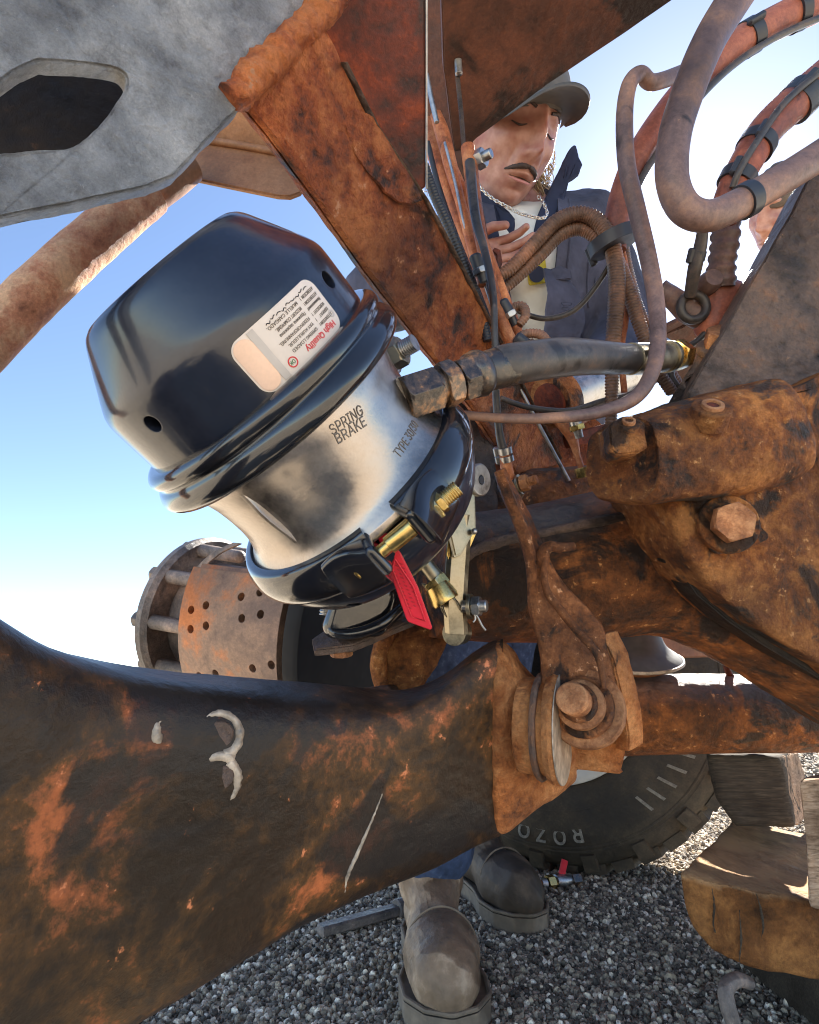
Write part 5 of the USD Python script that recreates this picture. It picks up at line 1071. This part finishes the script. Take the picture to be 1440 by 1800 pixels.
for lb, (px, py, d), ax_, m in (('black cable connector with silver collar below the fingers', (893, 548, .61), vec(.5, -.8, .1), 'tie'), ('dark plug connector lying above the brake hose', (925, 606, .575), vec(.8, -.55, .1), 'tie'), ('grey screw connector in front of the return line', (1012, 745, .62), vec(.3, -.9, .1), 'steel'), ('small black connector pinned to the swollen rust coated line', (842, 470, .60), vec(.35, -.9, .1), 'tie')):
    c = at(px, py, d); t = Thing('cable_connector', lb, 'connector'); t.add('shell', lathe([(-.014, .0045), (-.012, .0065), (.006, .0065), (.008, .0048), (.016, .0042)], c, ax_, 20), M[m])
    t.add('collar', hexnut(c + ax_ * .001, ax_, .0088, .006), M['steel' if m == 'tie' else 'zinc']); t.close()
rd = Thing('hanging_rod', 'thin rusty rod with a small nut hanging against the frame member', 'rod')
rd.add('rod', tube(ats([(796, 25, .66), (803, 120, .66), (811, 200, .66), (816, 272, .655)]), .0027, 10), M['dull']); rd.add('nut', bar(at(805, 104, .655), at(807, 132, .655), .008, .007, FWD), M['steel']); rd.close()
bn = Thing('hex_bolt', 'pale hex bolt head standing out beside the ear of the mechanic', 'bolt')
bn.add('head', hexnut(at(838, 283, .63), vec(.75, .1, -.6), .0105, .010, .2), M['steel']); bn.add('shank', cyl(at(838, 283, .63), at(838, 283, .63) + vec(.75, .1, -.6) * .019, .0055, 14, .001), M['steel']); bn.close()
lk = Thing('hook_ring', 'dark red steel hook plate beside the fingers', 'hook')
lk.add('plate', slab([(868, 435, .66), (880, 436, .66), (870, 480, .66)], [(864, 442), (870, 434), (880, 438), (884, 460), (878, 482), (868, 488), (866, 470), (872, 462), (872, 448)], .006), M['plate']); lk.close()
cy = Thing('steering_cylinder', 'pale grey steel cylinder with an orange rusty end ring', 'cylinder')
cd = along((985, 700, .78), (1150, 630, .88))
cy.add('barrel', cyl(at(985, 700, .78), at(1160, 626, .88), .031, 36), M['steel'])
cy.add('end_ring', lathe([(-.012, .02), (-.012, .036), (0, .040), (.008, .040), (.012, .034)], at(978, 703, .775), cd, 40), M['eye']); cy.add('bore', lathe([(-.016, .026), (-.010, .027)], at(978, 703, .775), cd, 32), M['plate']); cy.close()

# ------------------------------------------------------------------ people
def merge(parts, L, it=10):
    m = to_man(parts[0])
    for p in parts[1:]: m = m + to_man(p)
    t = from_man(m.refine_to_length(L)); t = trimesh.Trimesh(t.vertices, t.faces, process=True)
    trimesh.smoothing.filter_taubin(t, .5, .53, it); return t
def head_mesh(c, fwd, up, s=1.0):
    t = trimesh.creation.icosphere(6); n = np.array(t.vertices); x, y, z = n.T
    p = n * np.array([.073, .094, .115])
    low = np.clip(-z, 0, 1); p[:, 0] *= 1 - .30 * low ** 1.3; p[:, 1] *= np.where(y > 0, 1 - .06 * low, 1 - .45 * low)
    p[:, 1] += np.where(y > 0, .012 * low ** 1.5, 0)
    X, Z = p[:, 0], p[:, 2]; front = np.clip(y * 2.2, 0, 1)
    def gb(cx, cz, sx, sz, a, both=True):
        g = np.exp(-((X - cx) / sx) ** 2 - ((Z - cz) / sz) ** 2)
        if both and cx: g = g + np.exp(-((X + cx) / sx) ** 2 - ((Z - cz) / sz) ** 2)
        return a * g * front
    dy = gb(0, .018, .0085, .022, .010) + gb(0, -.008, .0085, .024, .021) + gb(0, -.026, .0100, .0105, .017) + gb(.0135, -.029, .007, .008, .008)
    dy += gb(.030, .037, .020, .0075, .0075) + gb(0, .036, .012, .010, .003) + gb(.031, .015, .0155, .011, -.015) + gb(.031, .0135, .0115, .0075, .0080)
    dy += gb(.045, -.012, .016, .014, .006) + gb(.040, -.045, .014, .018, -.008) + gb(.022, -.043, .006, .014, .003) + gb(0, -.045, .018, .008, .004)
    dy += gb(0, -.0565, .019, .0042, .0055) + gb(0, -.0625, .021, .0020, -.0045) + gb(0, -.0685, .016, .0045, .0055) + gb(0, -.079, .014, .004, -.003) + gb(0, -.095, .017, .012, .008)
    dy += gb(.027, -.038, .0035, .014, -.0032)
    p[:, 1] += dy
    x_, y_ = unit(np.cross(fwd, up)), unit(fwd); z_ = np.cross(x_, y_)
    R = np.stack([x_, y_, z_], 1); t = trimesh.Trimesh(c + s * (p @ R.T), t.faces, process=False)
    if t.volume < 0: t.invert()
    L = lambda *q: c + s * (R @ np.array(q, float))
    def surf(X0, Z0, lift=0):                  # a point of the face, measured on the mesh
        k = np.argmin((p[:, 0] - X0) ** 2 + (p[:, 2] - Z0) ** 2 + np.where(y > 0, 0, 1)); return L(p[k, 0], p[k, 1] + lift, p[k, 2])
    return t, L, surf, R
def hand_parts(wrist, fdir, spread, curl, s=1.0, thumb=1):
    """Palm, four unequal bent fingers and a thumb leaving the side of the palm."""
    f = unit(fdir); sp = unit(spread - f * (spread @ f)); n = unit(np.cross(f, sp)) * curl; out = []
    W = lambda a, b, c: wrist + (f * a + sp * b + n * c) * s
    pl = [hull((wrist, .021 * s), (W(.03, .022, 0), .013 * s), (W(.03, -.022, 0), .013 * s)), hull((W(.03, .022, 0), .0135 * s), (W(.03, -.022, 0), .0135 * s), (W(.085, .031, .004), .0105 * s), (W(.085, -.029, .004), .0105 * s), (W(.09, 0, .002), .0115 * s))]
    for k, (b, L, bend) in enumerate(((.031, .074, .55), (.0105, .083, .5), (-.010, .077, .55), (-.029, .060, .6))):
        j = W(.084, b, .003); d0 = f + sp * (b * 2.2); P = [j]
        for q, (fr_, an) in enumerate(((.45, .35), (.31, .95), (.24, 1.5))):
            a = an * bend; d = unit(unit(d0) * math.cos(a) + n * math.sin(a)); P.append(P[-1] + d * L * fr_ * s)
        rr = [.0098, .0090, .0082, .0070]
        for q in range(3): pl.append(hull((P[q], rr[q] * s), (P[q + 1], rr[q + 1] * s)))
    b0 = W(.028, .026 * thumb, .006); b1 = W(.058, .046 * thumb, .020); b2 = W(.086, .047 * thumb, .032); b3 = W(.108, .040 * thumb, .040)
    for a, b, r0, r1 in ((b0, b1, .0135, .0115), (b1, b2, .0115, .0098), (b2, b3, .0098, .008)): pl.append(hull((a, r0 * s), (b, r1 * s)))
    return pl

def boot(t, heel, toe, m, ankle, cuff_h):
    f = toe - heel; L = np.linalg.norm(f); f = f / L; sd = np.array([f[1], -f[0], 0]); W = lambda a, b, c: heel + f * a * L + sd * b + np.array([0, 0, c])
    pts = [hull((W(.12, 0, .055), .040), (W(.12, 0, .075), .036), (W(.45, 0, .062), .040)), hull((W(.45, 0, .060), .040), (W(.70, .006, .054), .047), (W(.70, -.006, .054), .046)), hull((W(.70, .004, .054), .048), (W(.86, .002, .052), .044), (W(.90, 0, .048), .036))]
    top = ankle + np.array([0, 0, .10]); pts.append(hull((W(.13, 0, .08), .042), (W(.36, 0, .085), .036), (ankle, .047), (W(.5, 0, .075), .030))); pts.append(hull((ankle, .050), (top, .058)))
    b = merge(pts, .008, 14); v = np.array(b.vertices); v[:, 2] = np.maximum(v[:, 2], .024); b = bumpy(trimesh.Trimesh(v, b.faces, process=True), .0042, 26, 3)
    v = np.array(b.vertices); v[:, 2] = np.maximum(v[:, 2], .022)
    i = t.add('boot', trimesh.Trimesh(v, b.faces, process=False), m, smooth=70)
    line = [(0.02, .030), (.12, .038), (.35, .035), (.5, .038), (.70, .052), (.86, .048), (.96, .028)]
    pl = [W(a, w, 0)[:2] for a, w in line] + [W(1.0, 0, 0)[:2]] + [W(a, -w, 0)[:2] for a, w in line[::-1]]
    g = Polygon(pl).buffer(-.008).buffer(.014); so = trimesh.creation.extrude_polygon(g, .026, engine='earcut'); t.add('sole', rough(so, .012, .0006, 60), M['sole'], i)
    g2 = Polygon(pl).buffer(-.006).buffer(.0105); ring_ = np.array(g2.exterior.coords)
    t.add('welt_seam', tube(np.c_[ring_, np.full(len(ring_), .030)], .003, 8, 1, raw=True), M['sole'], i)
    seam_ = [W(.66, .052 * math.cos(a), .045 + .062 * math.sin(a)) for a in np.linspace(.15, math.pi - .15, 14)]
    t.add('toe_cap_seam', tube(seam_, .0016, 6, 3), M['sole'], i)
    t.add('pull_loop', sweep_rect(np.array([top + f * -.055, top + f * -.062 + [0, 0, .03], top + f * -.058 + [0, 0, .002]]), np.array([sd * .009] * 3), .003), m, i)

def person(label, J, hd, clothes, hands, extra=None, feet=None, face=True, group=None):
    t = Thing('person', label, 'person', group)
    hm, L, surf, HR = head_mesh(*hd); s = hd[3]
    neck = [hull((J['neck'], .056), (L(0, -.030, -.055), .048 * s)), hull((J['neck'], .062), (J['chest'], .10))]
    tor = [hull((J['sl'], .062), (J['sr'], .062), (J['chest'], .125)), hull((J['chest'], .13), (J['belly'], .13)), hull((J['belly'], .13), (J['hl'], .10), (J['hr'], .10))]
    arm = lambda a, b, c: [hull((a, .058), (b, .046)), hull((b, .045), (c, .030))]
    leg = lambda a, b, c: [hull((a, .088), (b, .058)), hull((b, .058), (c, .042))]
    arms = arm(J['sl'], J['el'], J['wl']) + arm(J['sr'], J['er'], J['wr']); legs = leg(J['hl'], J['kl'], J['al']) + leg(J['hr'], J['kr'], J['ar'])
    ears = [hull((L(sx * .074, -.012, .022), .010 * s), (L(sx * .082, -.024, .018), .007 * s), (L(sx * .074, -.008, -.020), .007 * s)) for sx in (-1, 1)]
    core = merge(neck + tor + arms + legs, .02, 8)
    fine = [to_man(trimesh.Trimesh(hm.vertices, hm.faces, process=True))]
    whole = to_man(core) + fine[0]
    for e in ears: whole = whole + to_man(e)
    for hp in hands: whole = whole + to_man(merge(hp, .004, 4))
    bi_ = t.add('body', from_man(whole), M['skin'], smooth=80)
    # clothes follow the body
    jk = [hull((J['sl'], .078), (J['sr'], .078), (J['chest'], .150)), hull((J['chest'], .158), (J['belly'], .155)), hull((J['belly'], .155), (J['hl'], .115), (J['hr'], .115)), hull((J['neck'] - unit(J['neck'] - J['chest']) * .02, .078), (J['chest'], .13))]
    for a, b, c in ((J['sl'], J['el'], J['wl']), (J['sr'], J['er'], J['wr'])):
        c2 = b + (c - b) * .92; jk += [hull((a, .079), (b, .064)), hull((b, .064), (c2, .047))]
    jm = merge(jk, .012, 8); up = unit(J['neck'] - J['belly']); F = J['fwd'] - up * (J['fwd'] @ up); F = unit(F); S_ = unit(np.cross(F, up))
    jm = bumpy(jm, .011, 16, 5, 3)
    if clothes.get('open'):
        nk = J['neck']; k = J['chest']
        wv = []
        for c, hw in ((nk + up * .09, .062), (nk - up * .08, .044), (k - up * .08, .024), (J['belly'], .010)):
            for sg in (-1, 1):
                for dp in (.03, .40): wv.append(c + S_ * hw * sg + F * dp)
        jm = minus(trimesh.Trimesh(jm.vertices, jm.faces, process=True), trimesh.convex.convex_hull(np.array(wv)))
        sh = merge([hull((J['sl'], .066), (J['sr'], .066), (k, .132)), hull((k, .138), (J['belly'], .138)), hull((nk - up * .035, .068), (k, .12))], .014, 8)
        t.add('shirt', bumpy(sh, .005, 26, 3), M[clothes['shirt']], smooth=80)
    ji = t.add('jacket', jm, M[clothes['jacket']], smooth=60)
    tr_ = [hull((J['belly'] - up * .06, .14), (J['hl'], .118), (J['hr'], .118))]
    for a, b, c in ((J['hl'], J['kl'], J['al']), (J['hr'], J['kr'], J['ar'])): tr_ += [hull((a, .108), (b, .078)), hull((b, .078), (c + unit(b - c) * .06, .068))]
    t.add('trousers', bumpy(merge(tr_, .014, 6), .007, 18, 4), M[clothes['trousers']], smooth=60)
    if feet: feet(t)
    if extra: extra(t, L, surf, HR, up, F, S_, ji, bi_)
    t.close()

HC = at(893, 252, .975)
hf = vec(.366, -.394, -.843); hu0 = vec(.237, .916, -.325); hu = unit(hu0 - hf * (hu0 @ hf))
J1 = dict(neck=at(918, 385, 1.075), chest=at(925, 500, 1.07), belly=at(930, 660, 1.16), sl=at(1022, 418, 1.04), sr=at(826, 440, 1.00), hl=at(975, 790, 1.23), hr=at(865, 800, 1.22),
          el=at(1092, 590, 1.02), wl=at(1075, 672, .86), er=at(662, 528, 1.02), wr=at(796, 462, .92), fwd=vec(-.15, -.3, -1))
toe1, heel1 = np.array([.050, .805, 0]), np.array([.028, 1.085, 0]); toe2, heel2 = np.array([.205, 1.10, 0]), np.array([.115, 1.365, 0])
J1['ar'] = heel1 + (toe1 - heel1) * .22 + [0, 0, .10]; J1['al'] = heel2 + (toe2 - heel2) * .22 + [0, 0, .10]
J1['kr'] = np.array([.06, 1.02, .50]); J1['kl'] = np.array([.20, 1.28, .50])
def feet1(t):
    boot(t, heel1, toe1, M['boot'], J1['ar'], .2); boot(t, heel2, toe2, M['boot_dark'], J1['al'], .2)
    for a, k in ((J1['ar'], J1['kr']), (J1['al'], J1['kl'])):
        d = unit(k - a); c = a + d * .115
        t.add('jean_cuff', rough(lathe([(-.03, .058), (-.032, .066), (-.02, .070), (.02, .071), (.026, .066), (.026, .058)], c, d, 40), .008, .002, 60, 2), M['denim'])
def extra1(t, L, surf, HR, up, F, S_, ji, bi_):
    # cap with a curved peak
    ico = trimesh.creation.icosphere(4); v = np.array(ico.vertices); v = v * [.083, .104, .088]; v[:, 2] = np.maximum(v[:, 2], -.012)
    v = v + [0, -.010, .050]; v[:, 2] -= .25 * v[:, 0]; cm = trimesh.Trimesh(np.array([L(*q) for q in v]), ico.faces, process=True)
    if cm.volume < 0: cm.invert()
    ci_ = t.add('cap', bumpy(cm, .0012, 60, 2), M['cap'], smooth=60)
    rings = []
    for a in np.linspace(-1, 1, 25):
        ang = a * 1.02; inn = np.array([.080 * math.sin(ang), .098 * math.cos(ang) - .012, .044 - .020 * a * a]); ou = np.array([.094 * math.sin(ang * .93), .070 + .080 * math.cos(ang) ** .8 * 1.0, .058 - .050 * a * a])
        ou = inn + (ou - inn) * (1 - .8 * abs(a) ** 5); inn[2] -= .25 * inn[0]; ou[2] -= .30 * ou[0]; nz = np.array([0, 0, .0028]); mid = (inn + ou) / 2 + [0, 0, .005]
        rings.append(np.array([L(*(inn - nz)), L(*(mid - nz)), L(*(ou - nz)), L(*(ou + nz)), L(*(mid + nz)), L(*(inn + nz))]))
    t.add('cap_peak', skin(np.array(rings)), M['cap'], ci_, smooth=50)
    # moustache, brows, closed lids
    for sx in (-1, 1):
        t.add('moustache', bumpy(tube([surf(0, -.0470, .0006), surf(sx * .010, -.0478, .0012), surf(sx * .021, -.0505, .0010), surf(sx * .030, -.0560, .0002)], [.0030, .0042, .0034, .0012], 12), .0014, 600, 3), M['moustache'], bi_)
        t.add('eyebrow', bumpy(tube([surf(sx * .014, .034, .001), surf(sx * .030, .039, .0015), surf(sx * .046, .034, .0005)], [.0024, .0032, .0016], 8), .001, 600, 2), M['moustache'], bi_)
        t.add('eyelashes', tube([surf(sx * .020, .0085, .0012), surf(sx * .031, .0055, .0024), surf(sx * .042, .0090, .0012)], [.0008, .0016, .0008], 8), M['moustache'], bi_)
    t.add('lips', bumpy(tube([surf(-.022, -.0640, -.0006), surf(-.010, -.0668, .0000), surf(0, -.0675, .0002), surf(.010, -.0668, .0000), surf(.022, -.0640, -.0006)], [.0006, .0020, .0026, .0020, .0006], 10), .0003, 400), M['lip'], bi_)
    t.add('stubble_shadow', bumpy(tube([surf(-.0215, -.0625, .0006), surf(0, -.0622, .0006), surf(.0215, -.0625, .0006)], [.0006, .0010, .0006], 6), .0002, 300), M['moustache'], bi_)
    # blond curls behind the far ear
    r = np.random.default_rng(5); S1 = []
    for k in range(150):
        sx = -1 if k % 5 else 1
        b = np.array([sx * .068, .022 - .065 * r.random(), .022 - .075 * r.random()]); P = [b]; ph, cr = r.random() * 6.28, .004 + .008 * r.random()
        for q in range(1, 9):
            P.append(b + np.array([sx * (.0095 * q * (.35 + r.random() * .55)) + cr * math.cos(ph + q * 1.1), -.004 * q + cr * math.sin(ph + q * 1.1), -.010 * q * (.6 + .3 * r.random())]))
        S1.append(tube([L(*p) for p in P], [.0011, .0008, .0004], 5, 3))
    t.add('hair', cat(*S1), M['hair'], smooth=60)
    # collar: stands up on one side, lies flat on the other
    n0 = J1['neck']
    for sx, lift, fl in ((1, .085, .010), (-1, .040, .035)):
        A_, B_ = [], []
        for a in np.linspace(.35, 2.5, 14):
            d = F * math.cos(a) + S_ * math.sin(a) * sx; base = n0 - up * (.045 + .035 * max(0, math.cos(a))) + d * (.078 + .03 * max(0, math.cos(a)))
            tip = base + up * lift * (1 - .2 * abs(a - 1.3)) + d * fl + F * .012 * (a < .8); A_.append(base); B_.append(tip)
        rr = [np.array([a - (b - a) * .25, (a + b) / 2 + unit(a - n0) * .004, b, b + unit(a - n0) * .004, (a + b) / 2 + unit(a - n0) * .008, a - (b - a) * .25 + unit(a - n0) * .005]) for a, b in zip(A_, B_)]
        t.add('collar', bumpy(refine(skin(np.array(rr)), .008), .003, 40, 3), M['jacket_dark'], ji, smooth=60)
    def cloth_sheet(name, poly, anchors, seed):
        t.add(name, bumpy(slab(anchors, poly, .006, rnd=.003, L=.006, amp=.0016, freq=30, seed=seed, smooth=4), .0006, 120, seed), M['jacket_dark'], ji, smooth=60)
    cloth_sheet('collar', [(938, 412), (944, 380), (958, 350), (972, 318), (985, 292), (1000, 262), (1012, 250), (1018, 276), (1024, 288), (1018, 306), (1000, 318), (994, 345), (980, 372), (970, 405), (952, 424)], [(945, 400, .935), (1010, 265, .985), (990, 340, .955)], 3)
    cloth_sheet('lapel', [(836, 318), (848, 336), (872, 356), (896, 372), (905, 384), (902, 420), (898, 446), (868, 452), (842, 440), (830, 400)], [(840, 330, .945), (900, 385, .935), (860, 440, .955)], 5)
    # chain necklace: links
    ch = catmull(ats([(838, 318, .935), (850, 335, .925), (868, 350, .915), (890, 362, .905), (912, 374, .90), (935, 381, .90), (955, 383, .905), (962, 374, .915), (955, 356, .93), (946, 345, .94)]), 8)
    sl_ = np.r_[0, np.cumsum(np.linalg.norm(np.diff(ch, axis=0), axis=1))]; m_ = int(sl_[-1] / .0062)
    lk_ = [np.array([np.interp((k + .5) / m_ * sl_[-1], sl_, ch[:, c]) for c in range(3)]) for k in range(m_)]
    for k, c in enumerate(lk_):
        d = unit(lk_[min(k + 1, m_ - 1)] - lk_[max(k - 1, 0)]); x, y, _ = frame(d); x = x * math.cos(k * 1.57) + y * math.sin(k * 1.57)
        t.add('chain_link', tube([c + d * .0045 * math.cos(a) + x * .0024 * math.sin(a) for a in np.linspace(0, 6.283, 9)], .0010, 6, 1, raw=True), M['silver'], smooth=60)
    # badge, pocket flap, front hem
    def on_j(px, py, lift=.003):
        mm = t.parts[ji][1]; q = FWD + RGT * (px - 720) / FOC + UPV * (900 - py) / FOC; h = mm.ray.intersects_location([CAM], [q])[0]
        if not len(h): return at(px, py, .93), -unit(q)
        p = h[np.argmin(np.linalg.norm(h - CAM, axis=1))]; return p - unit(q) * lift, -unit(q)
    sh_i = [q for q in range(len(t.parts)) if t.parts[q][0] == 'shirt'][0]
    q_ = unit(FWD + RGT * (944 - 720) / FOC + UPV * (900 - 482) / FOC); h_ = np.vstack([t.parts[k_][1].ray.intersects_location([CAM], [q_])[0] for k_ in (sh_i, ji)]); p = h_[np.argmin(np.linalg.norm(h_ - CAM, axis=1))] - q_ * .012; n_ = -q_; b_ = t.add('badge', slab([(920, 450, dep(p)), (970, 450, dep(p)), (944, 520, dep(p) + .01)], [(926, 462), (958, 446), (964, 496), (930, 502)], .004, rnd=.004), M['yellow'], ji)
    t.add('badge_ring', lathe([(0, .006), (.0, .0125), (.002, .0125), (.002, .006)], p - q_ * .002, n_, 28), M['jacket_dark'], b_)
    t.add('shirt_spot', lathe([(0, .0035), (.001, .003)], on_j(918, 388, .004)[0], -F * -1, 14), M['cap'])
    p, n_ = on_j(985, 500, .012)
    fl_ = ats([(972, 476, dep(p) - .02), (992, 520, dep(p) - .025), (990, 580, dep(p) - .02), (968, 640, dep(p))])
    t.add('front_flap', bumpy(refine(sweep_rect(fl_, np.array([RGT * .016 + FWD * .006, RGT * .03 + FWD * .012, RGT * .03, RGT * .024]), .004), .01), .004, 30, 2), M['jacket'], ji, smooth=60)
    t.add('pocket_flap', slab([(960, 470, dep(p) - .024), (1012, 478, dep(p) - .024), (985, 500, dep(p) - .028)], [(958, 476), (985, 466), (1004, 474), (1006, 490), (962, 494)], .004, rnd=.002), M['jacket'], ji)
    for k, x in enumerate((1000, 1036)):
        a, b = on_j(x, 350 + 20 * k, .001)[0], on_j(x + 6, 540, .001)[0]; mid = [on_j(x + 3 * math.sin(q), 350 + 20 * k + (190 - 20 * k) * q / 6, .0005)[0] for q in range(7)]
        t.add('jacket_seam', tube(mid, .0022, 6, 4), M['jacket'], ji)
M['lip'] = plain('weathered_lip', (0.40, 0.16, 0.14), 0.45, var=0.12, scale=80, bump=0.1)
person('mechanic in grey cap and slate blue jacket with a moustache and silver chain, looking down', J1, (HC, hf, hu, .99), dict(jacket='jacket', shirt='shirt', trousers='denim', open=True),
       [hand_parts(J1['wr'], vec(1, .10, -.05), vec(.1, 1, .25), 1, .80), hand_parts(J1['wl'], vec(-.80, -.42, -.25), vec(.25, .9, .2), 1, .95)], extra1, feet1)

HC2 = at(1376, 376, 1.56)
J2 = dict(neck=at(1412, 442, 1.66), chest=at(1440, 560, 1.72), belly=at(1450, 700, 1.84), sl=at(1530, 520, 1.74), sr=at(1392, 525, 1.62), hl=at(1490, 810, 1.95), hr=at(1420, 810, 1.92),
          el=at(1560, 690, 1.70), wl=at(1500, 760, 1.60), er=at(1420, 690, 1.56), wr=at(1440, 760, 1.50), fwd=vec(-.6, -.2, -.8))
f2 = np.array([at(1455, 810, 1.94)[0], at(1455, 810, 1.94)[1], 0])
J2['al'] = f2 + [.10, .03, .10]; J2['ar'] = f2 + [-.12, -.03, .10]; J2['kl'] = f2 + [.09, 0, .5]; J2['kr'] = f2 + [-.11, -.05, .5]
def feet2(t):
    for q in (J2['al'], J2['ar']): h = np.array([q[0] + .03, q[1] + .05, 0]); boot(t, h, h + [-.14, -.24, 0], M['boot_dark'], q, .2)
def extra2(t, L, surf, HR, up, F, S_, ji, bi_):
    ico = trimesh.creation.icosphere(4); v = np.array(ico.vertices) * [.080, .103, .092]; v[:, 2] = np.maximum(v[:, 2], -.02 - .04 * (v[:, 1] < 0)); v = v + [0, -.012, .040]
    t.add('hair', bumpy(trimesh.Trimesh(np.array([L(*q) for q in v]), ico.faces, process=True), .006, 60, 3), M['brown_hair'], smooth=60)
    A_ = []
    for a in np.linspace(-2.6, 2.6, 26):
        d = F * math.cos(a) + S_ * math.sin(a); b = J2['neck'] - up * .04 + d * .078; A_.append(np.array([b - up * .02, b + up * .035 + d * .01, b + up * .036 + d * .015, b - up * .02 + d * .008]))
    t.add('collar', skin(np.array(A_)), M['cap'], ji, smooth=60)
person('second worker in dusty clothes almost hidden behind the cast housing', J2, (HC2, vec(-.85, -.35, -.4), vec(-.1, .95, -.3), 1.0), dict(jacket='khaki', shirt='shirt', trousers='denim'),
       [hand_parts(J2['wl'], vec(-.5, -.6, -.4), vec(0, .5, -.8), 1), hand_parts(J2['wr'], vec(-.5, -.6, -.4), vec(0, .5, -.8), 1)], extra2, feet2)
